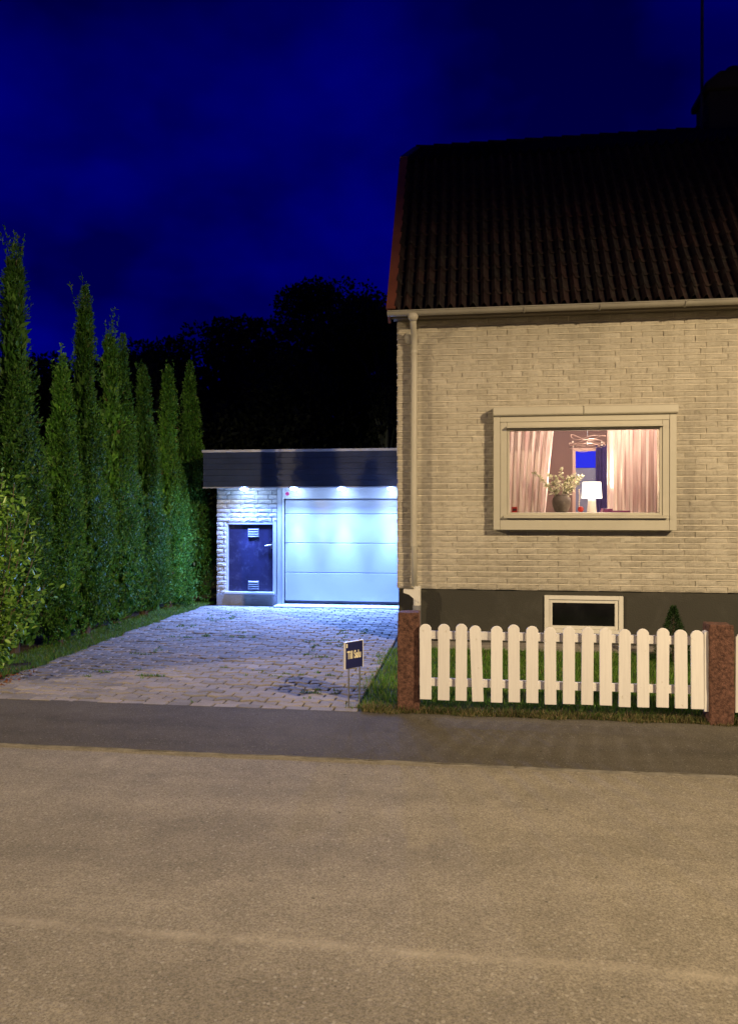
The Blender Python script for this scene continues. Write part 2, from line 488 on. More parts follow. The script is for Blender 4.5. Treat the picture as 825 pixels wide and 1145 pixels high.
class MB:
    def __init__(self):
        self.v = []
        self.f = []
        self.mi = []
    def add(self, verts, faces, mi=0):
        b = len(self.v)
        self.v.extend([tuple(map(float, p)) for p in verts])
        self.f.extend([tuple(b + i for i in f) for f in faces])
        self.mi.extend([mi] * len(faces))
        return self
    def box(self, x0, y0, z0, x1, y1, z1, mi=0):
        vs = [(x0, y0, z0), (x1, y0, z0), (x1, y1, z0), (x0, y1, z0), (x0, y0, z1), (x1, y0, z1), (x1, y1, z1), (x0, y1, z1)]
        return self.add(vs, [(0, 3, 2, 1), (4, 5, 6, 7), (0, 1, 5, 4), (1, 2, 6, 5), (2, 3, 7, 6), (3, 0, 4, 7)], mi)
    def prism(self, poly, axis, a, b, mi=0):
        """poly: 2D points in the two other axes, extruded along axis from a to b"""
        n = len(poly)
        def P(p, t):
            if axis == 'x': return (t, p[0], p[1])
            if axis == 'y': return (p[0], t, p[1])
            return (p[0], p[1], t)
        vs = [P(p, a) for p in poly] + [P(p, b) for p in poly]
        fs = [tuple(range(n))[::-1], tuple(range(n, 2 * n))]
        fs += [(i, (i + 1) % n, n + (i + 1) % n, n + i) for i in range(n)]
        return self.add(vs, fs, mi)
    def tube(self, pts, rad, n=8, mi=0, caps=True):
        pts = [Vector(p) for p in pts]
        if not isinstance(rad, (list, tuple)):
            rad = [rad] * len(pts)
        vs, fs = [], []
        for i, p in enumerate(pts):
            d = (pts[min(i + 1, len(pts) - 1)] - pts[max(i - 1, 0)]).normalized()
            a = d.orthogonal() if i == 0 else (prev - d * prev.dot(d))
            a.normalize()
            prev = a
            b = d.cross(a)
            for k in range(n):
                t = 2 * math.pi * k / n
                vs.append(p + (a * math.cos(t) + b * math.sin(t)) * rad[i])
        for i in range(len(pts) - 1):
            for k in range(n):
                fs.append((i * n + k, i * n + (k + 1) % n, (i + 1) * n + (k + 1) % n, (i + 1) * n + k))
        if caps:
            fs.append(tuple(range(n))[::-1])
            fs.append(tuple((len(pts) - 1) * n + k for k in range(n)))
        return self.add(vs, fs, mi)
    def lathe(self, c, prof, n=20, mi=0):
        vs, fs = [], []
        for (r, z) in prof:
            for k in range(n):
                t = 2 * math.pi * k / n
                vs.append((c[0] + r * math.cos(t), c[1] + r * math.sin(t), c[2] + z))
        for i in range(len(prof) - 1):
            for k in range(n):
                fs.append((i * n + k, i * n + (k + 1) % n, (i + 1) * n + (k + 1) % n, (i + 1) * n + k))
        fs.append(tuple(range(n))[::-1])
        fs.append(tuple((len(prof) - 1) * n + k for k in range(n)))
        return self.add(vs, fs, mi)
    def build(self, name, mats, parent=None, bevel=0.0, smooth=False, origin=None):
        if not isinstance(mats, (list, tuple)):
            mats = [mats]
        off = OFF[parent.name] if parent is not None else (Vector(origin) if origin is not None else Vector((0, 0, 0)))
        me = bpy.data.meshes.new(name)
        vv = (np.array(self.v, dtype=float) - np.array(off)).tolist()
        me.from_pydata(vv, [], self.f)
        for m in mats:
            me.materials.append(m)
        if len(mats) > 1:
            me.polygons.foreach_set("material_index", self.mi)
        if smooth:
            me.polygons.foreach_set("use_smooth", [True] * len(me.polygons))
        me.update()
        o = bpy.data.objects.new(name, me)
        COL.objects.link(o)
        if parent is not None:
            o.parent = parent
        else:
            o.location = off
        OFF[o.name] = off
        if bevel:
            bv = o.modifiers.new("bevel", 'BEVEL')
            bv.width = bevel
            bv.segments = 2
            bv.limit_method = 'ANGLE'
        return o

def np_mesh(name, V, F, mat, parent=None, origin=None, smooth=False):
    """V (n,3), F (m,k) all faces the same size"""
    off = OFF[parent.name] if parent is not None else (Vector(origin) if origin is not None else Vector((0, 0, 0)))
    V = np.asarray(V, dtype=np.float32) - np.array(off, dtype=np.float32)
    m, k = F.shape
    me = bpy.data.meshes.new(name)
    me.vertices.add(len(V))
    me.vertices.foreach_set("co", V.ravel())
    me.loops.add(m * k)
    me.loops.foreach_set("vertex_index", F.astype(np.int32).ravel())
    me.polygons.add(m)
    me.polygons.foreach_set("loop_start", (np.arange(m) * k).astype(np.int32))
    me.polygons.foreach_set("loop_total", np.full(m, k, dtype=np.int32))
    if smooth:
        me.polygons.foreach_set("use_smooth", np.ones(m, dtype=bool))
    me.materials.append(mat)
    me.update(calc_edges=True)
    o = bpy.data.objects.new(name, me)
    COL.objects.link(o)
    if parent is not None:
        o.parent = parent
    else:
        o.location = off
    OFF[o.name] = off
    return o

def unit(a):
    return a / (np.linalg.norm(a, axis=1, keepdims=True) + 1e-9)

def leaves(P, D, length, width, fold=0.25):
    """diamond leaf quads: P base points, D directions"""
    n = len(P)
    D = unit(D)
    rnd = unit(rng.normal(size=(n, 3)))
    W = unit(np.cross(D, rnd))
    N = np.cross(D, W)
    length = np.broadcast_to(length, (n,))[:, None]
    width = np.broadcast_to(width, (n,))[:, None]
    a = P
    b = P + D * length * 0.45 + W * width * 0.5 + N * width * fold
    c = P + D * length
    d = P + D * length * 0.45 - W * width * 0.5 + N * width * fold
    V = np.stack([a, b, c, d], axis=1).reshape(-1, 3)
    F = np.arange(n * 4).reshape(-1, 4)
    return V, F

def join(parts):
    Vs, Fs, o = [], [], 0
    for V, F in parts:
        Vs.append(V)
        Fs.append(F + o)
        o += len(V)
    return np.concatenate(Vs), np.concatenate(Fs)

def blades(P, h, w, lean=0.35):
    """grass: one bent quad (narrow towards the tip) per blade"""
    n = len(P)
    t = rng.uniform(0, 2 * np.pi, n)
    W = np.stack([np.cos(t), np.sin(t), np.zeros(n)], 1)
    t2 = rng.uniform(0, 2 * np.pi, n)
    B = np.stack([np.cos(t2), np.sin(t2), np.zeros(n)], 1) * (lean * rng.uniform(0.1, 1.3, n) * h)[:, None]
    up = np.array([0, 0, 1.0])
    h = np.broadcast_to(h, (n,))[:, None]
    w = np.broadcast_to(w, (n,))[:, None]
    a = P - W * w * 0.5
    b = P + W * w * 0.5
    m1 = P + up * h * 0.55 + B * 0.35
    c = m1 + W * w * 0.4
    d = m1 - W * w * 0.4
    tip = P + up * h + B
    e = tip + W * w * 0.06
    f = tip - W * w * 0.06
    V = np.stack([a, b, c, d, e, f], axis=1).reshape(-1, 3)
    base = np.arange(n)[:, None] * 6
    F = np.concatenate([base + np.array([[0, 1, 2, 3]]), base + np.array([[3, 2, 4, 5]])], 0)
    return V, F

def brick_wall(mb, origin, U, N, length, z0, z1, course, module, joint, holes=(), proud=0.016, rough=0.0025, third=True, bed=0.0175):
    """real bricks with broken faces; U along the wall, N outwards. mortar is built by the caller"""
    origin, U, N = Vector(origin), Vector(U), Vector(N)
    ncourse = int(round((z1 - z0) / course))
    hgt = (z1 - z0) / ncourse
    for r in range(ncourse):
        a = z0 + r * hgt + joint * 0.5
        b = z0 + (r + 1) * hgt - joint * 0.5
        segs = [(0.0, length)]
        for (h0, h1, g0, g1) in holes:
            if b > g0 + 0.004 and a < g1 - 0.004:
                new = []
                for (s0, s1) in segs:
                    if h1 <= s0 or h0 >= s1:
                        new.append((s0, s1))
                    else:
                        if h0 > s0: new.append((s0, h0))
                        if h1 < s1: new.append((h1, s1))
                segs = new
        if r:
            zb = z0 + r * hgt
            for (s0, s1) in segs:
                q = origin + N * bed
                c = [q + U * s0, q + U * s1]
                hj = joint * 0.5 + random.uniform(-0.0005, 0.0015)
                vs = [c[0] + Vector((0, 0, zb - hj)), c[1] + Vector((0, 0, zb - hj)), c[1] - N * 0.004 + Vector((0, 0, zb + hj)), c[0] - N * 0.004 + Vector((0, 0, zb + hj))]
                vs += [v - N * ((v - origin).dot(N) + 0.008) for v in vs]
                mb.add(vs, [(0, 1, 2, 3), (1, 0, 4, 5), (3, 2, 6, 7), (0, 3, 7, 4), (2, 1, 5, 6)], 1)
        off = ((r % 2) * 0.5 + (random.choice((0, 0, 0.0, 0.25)) if third else 0)) * module
        for (s0, s1) in segs:
            k = int(math.floor((s0 - off) / module)) - 1
            while True:
                u0 = off + k * module + joint * 0.5 + random.uniform(-0.003, 0.003)
                u1 = off + (k + 1) * module - joint * 0.5 + random.uniform(-0.003, 0.003)
                k += 1
                if u0 > s1: break
                u0, u1 = max(u0, s0), min(u1, s1)
                if u1 - u0 < 0.02: continue
                nu, nv = max(2, int((u1 - u0) / 0.045)), 3
                pr = proud + random.uniform(-0.004, 0.005)
                vs = []
                dz = random.uniform(-0.0012, 0.0012)
                for j in range(nv + 1):
                    for i in range(nu + 1):
                        edge = (i in (0, nu)) or (j in (0, nv))
                        uu = u0 + (u1 - u0) * i / nu
                        zz = a + (b - a) * (j / nv) + dz
                        if edge:
                            dpt = pr - 0.0080 + random.uniform(-rough, rough) * 0.6
                            uu += random.uniform(-0.0015, 0.0015)
                            zz += random.uniform(-0.0016, 0.0016)
                        else:
                            dpt = pr + random.uniform(-rough, rough)
                        vs.append(origin + U * uu + N * dpt + Vector((0, 0, zz)))
                fs = []
                w = nu + 1
                for j in range(nv):
                    for i in range(nu):
                        fs.append((j * w + i, j * w + i + 1, (j + 1) * w + i + 1, (j + 1) * w + i))
                ring = [i for i in range(w)] + [j * w + nu for j in range(1, nv + 1)] + [nv * w + i for i in range(nu - 1, -1, -1)] + [j * w for j in range(nv - 1, 0, -1)]
                base = len(vs)
                for q in ring:
                    p = vs[q]
                    vs.append(p - N * ((p - origin).dot(N) + 0.02))
                m = len(ring)
                for q in range(m):
                    fs.append((ring[(q + 1) % m], ring[q], base + q, base + (q + 1) % m))
                mb.add(vs, fs, 0)
                if bed > 0.01 and random.random() < 0.30:      # many upright joints are smeared full
                    q = origin + U * (u1 - 0.001) + N * (pr - 0.004)
                    uw = joint + 0.002
                    vs = [q + Vector((0, 0, a)), q + U * uw + Vector((0, 0, a)), q + U * uw + Vector((0, 0, b)), q + Vector((0, 0, b))]
                    if u1 + joint < s1:
                        mb.add(vs, [(0, 1, 2, 3)], 0)

# ================================================================== THE SETTING
g = MB()
g.add([(-400, -400, -0.02), (400, -400, -0.02), (400, 600, -0.02), (-400, 600, -0.02)], [(0, 1, 2, 3)])
tag(g.build("ground", M['soil']), kind='structure')
g = MB()
g.add([(-60, -7, -0.004), (60, -7, -0.004), (60, 4.80, -0.004), (-60, 4.80, -0.004)], [(0, 1, 2, 3)])
tag(g.build("road", M['road']), kind='structure')

def wob(x, s=1.0, seed=0.0):
    return mnoise.noise(Vector((x * s, seed, 3.7)))
xs = [x * 0.04 for x in range(-450, 451)]
def strip(name, mat, front, back, z0, z1=None, kind='structure'):
    mb = MB()
    z1 = z0 if z1 is None else z1
    vs = []
    for x in xs:
        vs.append((x, front(x), z0))
        vs.append((x, back(x), z1))
    fs = [(2 * i, 2 * i + 2, 2 * i + 3, 2 * i + 1) for i in range(len(xs) - 1)]
    mb.add(vs, fs)
    # the thickness of the mat along its road edge
    n = len(vs)
    vs2 = [(x, front(x) - 0.004, -0.006) for x in xs]
    mb2 = [(i, i + 1) for i in range(len(xs) - 1)]
    mb.add([(x, front(x), z0) for x in xs] + vs2, [(i, len(xs) + i, len(xs) + i + 1, i + 1) for i, _ in mb2])
    return tag(mb.build(name, mat), kind=kind)
seam = lambda x: 4.70 + 0.022 * wob(x, 1.1) + 0.012 * wob(x, 5.3, 2) + 0.006 * wob(x, 17, 5)
curb = lambda x: 5.78 + 0.02 * wob(x, 1.7, 9) + 0.012 * wob(x, 7.0, 4)
strip("footway", M['footway'], seam, lambda x: curb(x) + 0.04, 0.008)
strip("road_joint", M['dust'], lambda x: seam(x) - 0.002 - 0.016 * abs(wob(x, 3.1, 7)), lambda x: seam(x) + 0.001 + 0.006 * abs(wob(x, 6.0, 1)), 0.0005, 0.0095)

# the driveway: interlocking concrete pavers, each one laid
DX0, DX1, DY0, DY1 = -4.42, -0.90, 5.80, 12.02
g = MB()
g.box(DX0 + 0.11, DY0 + 0.01, -0.018, DX1 + 0.0, DY1 + 0.1, -0.004)
PAV_V, PAV_F = [], []
def paver(pts, z):
    """pts: outline counter-clockwise; chamfered top"""
    n = len(pts)
    cx = sum(p[0] for p in pts) / n
    cy = sum(p[1] for p in pts) / n
    tx, ty = random.uniform(-0.012, 0.012), random.uniform(-0.012, 0.012)
    def ring(s, zz):
        out = []
        for (x, y) in pts:
            dx, dy = x - cx, y - cy
            l = math.hypot(dx, dy)
            k = max(0.2, (l - s) / l)
            out.append((cx + dx * k, cy + dy * k, zz + dx * tx + dy * ty))
        return out
    a, b, c = ring(0.004, -0.02), ring(0.004, z - 0.006), ring(0.011, z)
    fs = [tuple(range(2 * n, 3 * n))]
    for i in range(n):
        j = (i + 1) % n
        fs.append((i, j, n + j, n + i))
        fs.append((n + i, n + j, 2 * n + j, 2 * n + i))
    g.add(a + b + c, fs, 1)
# border course of long blocks along the street
x = DX0 - 0.05
while x < DX1 - 0.05:
    w = 0.20 + random.uniform(-0.004, 0.004)
    paver([(x + 0.004, DY0 + 0.006), (x + w - 0.004, DY0 + 0.006), (x + w - 0.004, DY0 + 0.106), (x + 0.004, DY0 + 0.106)], 0.010 + random.uniform(-0.003, 0.003))
    x += w
rowh, mod = 0.112, 0.225
def zig(xx, r):
    t = (xx / mod) % 1.0
    tri = abs(t * 2 - 1)
    return DY0 + 0.112 + r * rowh + 0.030 * (max(0.0, min(1.0, (tri - 0.25) * 2.0)) - 0.5)
nrow = int((DY1 - DY0 - 0.112) / rowh)
for r in range(nrow):
    ph = (r % 2) * 0.5 * mod
    k0 = int((DX0 - ph) / mod) - 1
    for k in range(k0, k0 + int((DX1 - DX0) / mod) + 3):
        xa, xb = k * mod + ph, (k + 1) * mod + ph
        edge_l = DX0 + 0.10 * wob(r * 0.11, 3.0, 8)
        if xb < edge_l + 0.05 or xa > DX1 - 0.04: continue
        xa, xb = max(xa, edge_l), min(xb, DX1)
        if xb - xa < 0.05: continue
        qs = [0, 0.125, 0.375, 0.625, 0.875, 1.0] if xb - xa > 0.2 else [0, 0.5, 1]
        lo = [(xa + (xb - xa) * q, zig(xa + (xb - xa) * q, r)) for q in qs]
        hi = [(xa + (xb - xa) * q, zig(xa + (xb - xa) * q, r + 1)) for q in qs][::-1]
        sk = 0.018 * (1 if r % 2 else -1)
        gap = 0.0045
        pts = [(px + (gap if i == 0 else -gap if i == len(lo) - 1 else 0), py + gap) for i, (px, py) in enumerate(lo)]
        pts += [(px + (-gap if i == 0 else gap if i == len(hi) - 1 else 0), py - gap) for i, (px, py) in enumerate(hi)]
        sag = 0.010 * wob(xa * 0.9 + r * 0.37, 1.0, 11)
        paver(pts, 0.009 + random.uniform(-0.004, 0.004) + sag)
tag(g.build("driveway", [M['bedding'], M['paver']]), kind='structure')

# garden soil behind the fence and a paved strip along the house
g = MB()
g.add([(DX1 + 0.02, 5.80, -0.002), (14, 5.80, -0.002), (14, 9.0, 0.006), (DX1 + 0.02, 9.0, 0.006)], [(0, 1, 2, 3)])
tag(g.build("garden_soil", M['lawn_soil']), kind='structure')
g = MB()
g.box(-0.84, 8.56, -0.015, 10, 8.98, 0.012)
x = -0.82
while x < 9.0:
    w = 0.30 + random.uniform(-0.02, 0.02)
    for (ya, yb) in ((8.56, 8.76), (8.765, 8.965)):
        h = 0.03 + random.uniform(-0.004, 0.006)
        g.box(x + 0.004, ya + 0.003, 0.0, x + w - 0.004, yb, h, 1)
    x += w
tag(g.build("house_edge_paving", [M['bedding'], M['paver']]), kind='structure')

# ================================================================== HOUSE
HX0, HX1, HY0, HY1 = -0.86, 8.6, 9.0, 17.0
ZB, ZE = 0.655, 3.90
house = thing("house", (HX0, HY0, 0), "cream brick house with dark tiled mansard roof and one lit window", "house")
# the projecting window: hole in the wall
WX0, WX1, WZ0, WZ1 = 0.40, 2.22, 1.50, 2.62
g = MB()
brick_wall(g, (HX0, HY0, 0), (1, 0, 0), (0, -1, 0), HX1 - HX0, ZB, ZE, 0.0705, 0.237, 0.009, holes=[(WX0 - HX0, WX1 - HX0, WZ0, WZ1)])
for (a, b, c, d) in ((HX0 + 0.003, WX0, ZB, ZE), (WX1, HX1, ZB, ZE), (WX0, WX1, ZB, WZ0), (WX0, WX1, WZ1, ZE)):
    g.box(a, HY0 - 0.001, c, b, HY0 + 0.26, d, 1)
g.build("front_wall", [M['brick'], M['mortar']], house)
g = MB()
brick_wall(g, (HX0, HY0 + 8.0, 0), (0, -1, 0), (-1, 0, 0), 8.0, ZB, ZE, 0.0705, 0.237, 0.010)
g.box(HX0 - 0.004, HY0 + 0.26, ZB, HX0 + 0.26, HY1, ZE, 1)
gab = [(HY0 + 0.02, ZE), (HY0 + 0.02, 3.95), (10.40, 6.34), (13.0, 7.74), (15.6, 6.34), (HY1 - 0.02, 3.95), (HY1 - 0.02, ZE)]
g.prism(gab, 'x', HX0 - 0.006, HX0 + 0.24, 1)
g.build("gable_wall", [M['brick'], M['mortar']], house)
g = MB()
g.box(HX0 + 0.26, HY1 - 0.26, 0.0, 2.4 - 0.9, HY1, ZE)
g.box(1.5, HY1 - 0.26, 0.0, HX1 - 0.26, HY1, ZE)
g.box(HX1 - 0.26, HY0 + 0.26, ZB, HX1, HY1, ZE)
g.prism(gab, 'x', HX1 - 0.24, HX1 - 0.004)
g.build("rear_wall", M['mortar'], house)
# plinth, slightly behind the brick
g = MB()
BX0, BX1, BZ0, BZ1 = 0.88, 1.78, 0.15, 0.60
for (a, b, c, d) in ((HX0 + 0.006, BX0, -0.1, ZB), (BX1, HX1, -0.1, ZB), (BX0, BX1, -0.1, BZ0), (BX0, BX1, BZ1, ZB)):
    g.box(a, HY0 + 0.018, c, b, HY0 + 0.3, d - 0.002)
g.box(HX0 + 0.008, HY0 + 0.3, -0.1, HX0 + 0.26, HY1, ZB - 0.002)
g.build("foundation", M['plinth'], house)

# roof: steep lower slope and shallow upper slope of waved tiles
def tile_slope(mb, uvs, y0, z0, y1, z1, x0, x1, wave=0.128, rowlen=0.235, per=8):
    L_ = math.hypot(y1 - y0, z1 - z0)
    d = Vector((0, (y1 - y0) / L_, (z1 - z0) / L_))
    nrm = Vector((0, -d.z, d.y))
    rows = int(round(L_ / rowlen))
    rl = L_ / rows
    nx = int((x1 - x0) / wave * per)
    for r in range(rows):
        jit = {}
        vs, fs = [], []
        for (s, lift) in ((r * rl - 0.03 if r else -0.02, 0.022), (r * rl - 0.018, 0.027), ((r + 1) * rl + 0.002, 0.004)):
            for i in range(nx + 1):
                xx = x0 + (x1 - x0) * i / nx
                t = (i / per)
                k = int(t)
                if (k, r) not in jit:
                    jit[(k, r)] = (random.uniform(-0.005, 0.005), random.uniform(-0.008, 0.008))
                w = math.cos(2 * math.pi * (t - k))
                hgt = 0.075 * (max(0.0, 0.5 - 0.5 * w) ** 2.2)
                p = Vector((xx, y0, z0)) + d * (s + jit[(k, r)][1] * (0.5 - 0.5 * w)) + nrm * (lift + hgt + jit[(k, r)][0] * (0.5 - 0.5 * w))
                vs.append(p)
                uvs.append((t, r + 0.1 + 0.8 * (s - r * rl) / rl))
        w_ = nx + 1
        for q in range(2):
            for i in range(nx):
                fs.append((q * w_ + i, q * w_ + i + 1, (q + 1) * w_ + i + 1, (q + 1) * w_ + i))
        mb.add(vs, fs)
RX0, RX1 = -0.93, HX1 + 0.1
g = MB()
uvs = []
tile_slope(g, uvs, 8.72, 3.955, 10.40, 6.46, RX0 + 0.006, RX1)
tile_slope(g, uvs, 10.40, 6.47, 13.0, 7.86, RX0 + 0.006, RX1, per=6)
nv0 = len(g.v)
g.add([(RX0 + 0.006, 8.74, 3.94), (RX1, 8.74, 3.94), (RX1, 10.40, 6.44), (RX0 + 0.006, 10.40, 6.44), (RX1, 13.0, 7.84), (RX0 + 0.006, 13.0, 7.84), (RX1, 15.6, 6.44), (RX0 + 0.006, 15.6, 6.44), (RX1, 17.28, 3.95), (RX0 + 0.006, 17.28, 3.95)],
      [(0, 1, 2, 3), (3, 2, 4, 5), (5, 4, 6, 7), (7, 6, 8, 9)])
uvs += [(0.5, 0.5)] * 10
roof = g.build("roof", M['tiles'], house, smooth=False)
uvl = roof.data.uv_layers.new(name="UVMap")
li = np.zeros(len(roof.data.loops), dtype=np.int32)
roof.data.loops.foreach_get("vertex_index", li)
uvl.data.foreach_set("uv", np.array(uvs, dtype=np.float32)[li].ravel())
g = MB()
x = RX0
while x < RX1:
    g.tube([(x, 13.0, 7.90), (x + 0.34, 13.0, 7.885)], [0.10, 0.088], 12)
    x += 0.31
g.build("ridge_tiles", M['tiles'], roof)
# bargeboard on the left rake: flat capping with a drop
g = MB()
rake = [(8.68, 3.925), (10.40, 6.49), (13.0, 7.89), (15.6, 6.49), (17.32, 3.925)]
for (p, q) in zip(rake[:-1], rake[1:]):
    dy, dz = q[0] - p[0], q[1] - p[1]
    l = math.hypot(dy, dz)
    ny, nz = -dz / l, dy / l
    pts = [(p[0] + ny * 0.055, p[1] + nz * 0.055), (q[0] + ny * 0.055, q[1] + nz * 0.055), (q[0] - ny * 0.16, q[1] - nz * 0.16), (p[0] - ny * 0.16, p[1] - nz * 0.16)]
    g.prism(pts, 'x', RX0 - 0.03, RX0)
    pts = [(p[0] + ny * 0.075, p[1] + nz * 0.075), (q[0] + ny * 0.075, q[1] + nz * 0.075), (q[0] + ny * 0.052, q[1] + nz * 0.052), (p[0] + ny * 0.052, p[1] + nz * 0.052)]
    g.prism(pts, 'x', RX0 - 0.034, RX0 + 0.075)
g.build("bargeboard", M['barge'], house)
# eave box and soffit
g = MB()
g.box(RX0 + 0.02, 8.775, 3.902, RX1, 9.0, 3.925)
g.box(RX0 + 0.02, 8.745, 3.87, RX1, 8.773, 3.945)
g.build("soffit", M['soffit'], house)
# half-round gutter
GYC, GZC, GR = 8.690, 3.935, 0.050
g = MB()
def arc(r, n=12):
    return [(GYC + r * math.cos(math.pi + math.pi * k / n), GZC + 1.05 * r * math.sin(math.pi + math.pi * k / n)) for k in range(n + 1)]
prof = arc(GR) + arc(GR - 0.005)[::-1]
g.prism(prof, 'x', RX0 - 0.02, RX1)
for xx in (RX0 - 0.026, RX1):
    g.prism(arc(GR), 'x', xx, xx + 0.005)
g.tube([(RX0 - 0.02, GYC - GR - 0.003, GZC), (RX1, GYC - GR - 0.003, GZC)], 0.008, 8)
gut = g.build("gutter", M['gutter'], house)
for xx in (0.62, 1.46, 2.38, 3.4, 4.6):
    g = MB()
    g.tube([(xx, p[0], p[1]) for p in arc(GR + 0.007, 10)], 0.006, 6)
    g.build("gutter_bracket", M['gutter'], gut)
# downpipe with swan neck, band, spout and lower pipe
g = MB()
px_, py_ = -0.655, 8.88
g.tube([(px_, GYC + 0.01, 3.905), (px_, GYC + 0.01, 3.86), (px_, GYC + 0.02, 3.83)], [0.066, 0.058, 0.042], 14)
g.tube([(px_, GYC + 0.01, 3.87), (px_, GYC + 0.03, 3.80), (px_, py_ - 0.06, 3.71), (px_, py_, 3.62), (px_, py_, 3.3), (px_ - 0.003, py_, 2.0), (px_ - 0.006, py_, 1.22), (px_, py_, 1.2), (px_ + 0.0, py_, 0.7)], [0.038] * 5 + [0.038, 0.038, 0.034, 0.036], 14)
pipe = g.build("downpipe", M['cream'], house, smooth=True)
for zz in (3.50, 1.19):
    g = MB()
    g.tube([(px_, py_, zz - 0.018), (px_, py_, zz + 0.018)], 0.043, 14)
    g.box(px_ - 0.012, py_ + 0.03, zz - 0.012, px_ + 0.012, HY0, zz + 0.012)
    g.build("pipe_band", M['cream'], pipe)
g = MB()
g.tube([(px_ + 0.035, py_, 0.70), (px_ + 0.035, py_, 0.44)], 0.045, 14)
g.prism([(px_ - 0.125, 0.66), (px_ + 0.065, 0.66), (px_ + 0.065, 0.50), (px_ + 0.0, 0.55), (px_ - 0.06, 0.60), (px_ - 0.125, 0.62)], 'y', py_ - 0.05, py_ + 0.05)
g.build("spout", M['white'], pipe)
g = MB()
g.tube([(px_ + 0.03, py_, 0.47), (px_ + 0.03, py_, -0.05)], 0.05, 14)
g.build("drain_pipe", painted("grey_pipe", (0.22, 0.22, 0.22), 0.5, 0.1, 4), pipe)
# small round lamp cover / vent beside the pipe under the eave
g = MB()
pts = [(px_ - 0.075, 8.97 - 0.075 * math.sin(math.pi * k / 6) , 3.70) for k in range(1)]
prof = [(0.002, 0.05), (0.03, 0.046), (0.05, 0.03), (0.058, 0.0), (0.05, -0.03), (0.03, -0.046), (0.002, -0.05)]
vs, fs = [], []
for (r_, d_) in [(0.065, 0.0), (0.065, 0.03), (0.055, 0.055), (0.03, 0.075), (0.004, 0.08)]:
    for k in range(16):
        t = 2 * math.pi * k / 16
        vs.append((px_ - 0.06 + r_ * math.cos(t), HY0 - 0.01 - d_, 3.69 + 1.25 * r_ * math.sin(t)))
for i in range(4):
    for k in range(16):
        fs.append((i * 16 + k, i * 16 + (k + 1) % 16, (i + 1) * 16 + (k + 1) % 16, (i + 1) * 16 + k))
fs.append(tuple(4 * 16 + k for k in range(16)))
g.add(vs, fs)
g.build("vent_cover", M['cream'], house, smooth=True)
# chimney with corbelled crown, pot and the aerial mast clamped to it
g = MB()
cx0, cx1, cy0, cy1 = 3.86, 4.9, 12.75, 13.45
g.box(cx0, cy0, 7.2, cx1, cy1, 8.45)
g.prism([(cx0 - 0.07, 8.45), (cx1 + 0.07, 8.45), (cx1 + 0.07, 8.56), (cx1 - 0.1, 8.74), (cx0 + 0.16, 8.74), (cx0 - 0.07, 8.56)], 'y', cy0 - 0.06, cy1 + 0.06)
chim = g.build("chimney", M['chimney'], roof, bevel=0.03)
g = MB()
g.lathe((4.34, 13.1, 8.735), [(0.12, 0), (0.11, 0.12), (0.14, 0.16), (0.10, 0.24)], 14)
g.build("chimney_pot", M['chimney'], roof)
g = MB()
g.tube([(3.80, 12.9, 7.7), (3.80, 12.9, 9.6), (3.81, 12.9, 11.4)], [0.028, 0.026, 0.02], 8)
g.box(3.80, 12.88, 8.0, 3.88, 12.92, 8.04)
g.box(3.80, 12.88, 8.3, 3.88, 12.92, 8.34)
g.tube([(3.55, 12.9, 10.25), (4.1, 12.9, 10.25)], 0.012, 6)
g.build("aerial_mast", M['dark_metal'], roof)

# the big window: a boxed-out frame
win = MB()
FX0, FX1, FZ0, FZ1, FY = 0.28, 2.335, 1.375, 2.80, 8.85
OX0, OX1, OZ0, OZ1 = 0.465, 2.155, 1.575, 2.535
# outer casing: four boards, butt-jointed
win.box(FX0, FY, FZ0 + 0.0, FX0 + 0.075, HY0 - 0.008, FZ1)
win.box(FX1 - 0.075, FY, FZ0, FX1, HY0 - 0.008, FZ1)
win.box(FX0 + 0.077, FY + 0.002, FZ0, FX1 - 0.077, HY0 - 0.008, FZ0 + 0.115)
win.box(FX0 + 0.077, FY + 0.002, FZ1 - 0.16, FX1 - 0.077, HY0 - 0.008, FZ1)
# inner face boards
win.box(FX0 + 0.077, FY + 0.010, FZ0 + 0.117, OX0 - 0.03, HY0 + 0.05, FZ1 - 0.162)
win.box(OX1 + 0.03, FY + 0.010, FZ0 + 0.117, FX1 - 0.077, HY0 + 0.05, FZ1 - 0.162)
win.box(OX0 - 0.028, FY + 0.010, OZ1 + 0.03, OX1 + 0.028, HY0 + 0.05, FZ1 - 0.162)
win.box(OX0 - 0.028, FY + 0.010, FZ0 + 0.117, OX1 + 0.028, HY0 + 0.05, OZ0 - 0.03)
frame = win.build("window_frame", M['cream'], house, bevel=0.004)
g = MB()
# sash around the pane
y0, y1 = FY + 0.022, FY + 0.07
g.box(OX0 - 0.028, y0, OZ0 - 0.028, OX0, y1, OZ1 + 0.028)
g.box(OX1, y0, OZ0 - 0.028, OX1 + 0.028, y1, OZ1 + 0.028)
g.box(OX0, y0 + 0.002, OZ1, OX1, y1, OZ1 + 0.028)
g.box(OX0, y0 + 0.002, OZ0 - 0.028, OX1, y1, OZ0)
g.build("sash", M['cream'], frame, bevel=0.004)
g = MB()
g.prism([(FY - 0.045, OZ0 - 0.062), (FY - 0.045, OZ0 - 0.045), (FY + 0.03, OZ0 - 0.022), (FY + 0.03, OZ0 - 0.05)], 'x', OX0 - 0.07, OX1 + 0.09)
g.build("drip_sill", M['cream'], frame, bevel=0.003)
g = MB()
g.prism([(FY - 0.055, OZ1 + 0.030), (FY - 0.055, OZ1 + 0.045), (FY + 0.012, OZ1 + 0.055), (FY + 0.012, OZ1 + 0.032)], 'x', OX0 - 0.035, OX1 + 0.035)
g.build("drip_strip", M['cream'], frame)
g = MB()
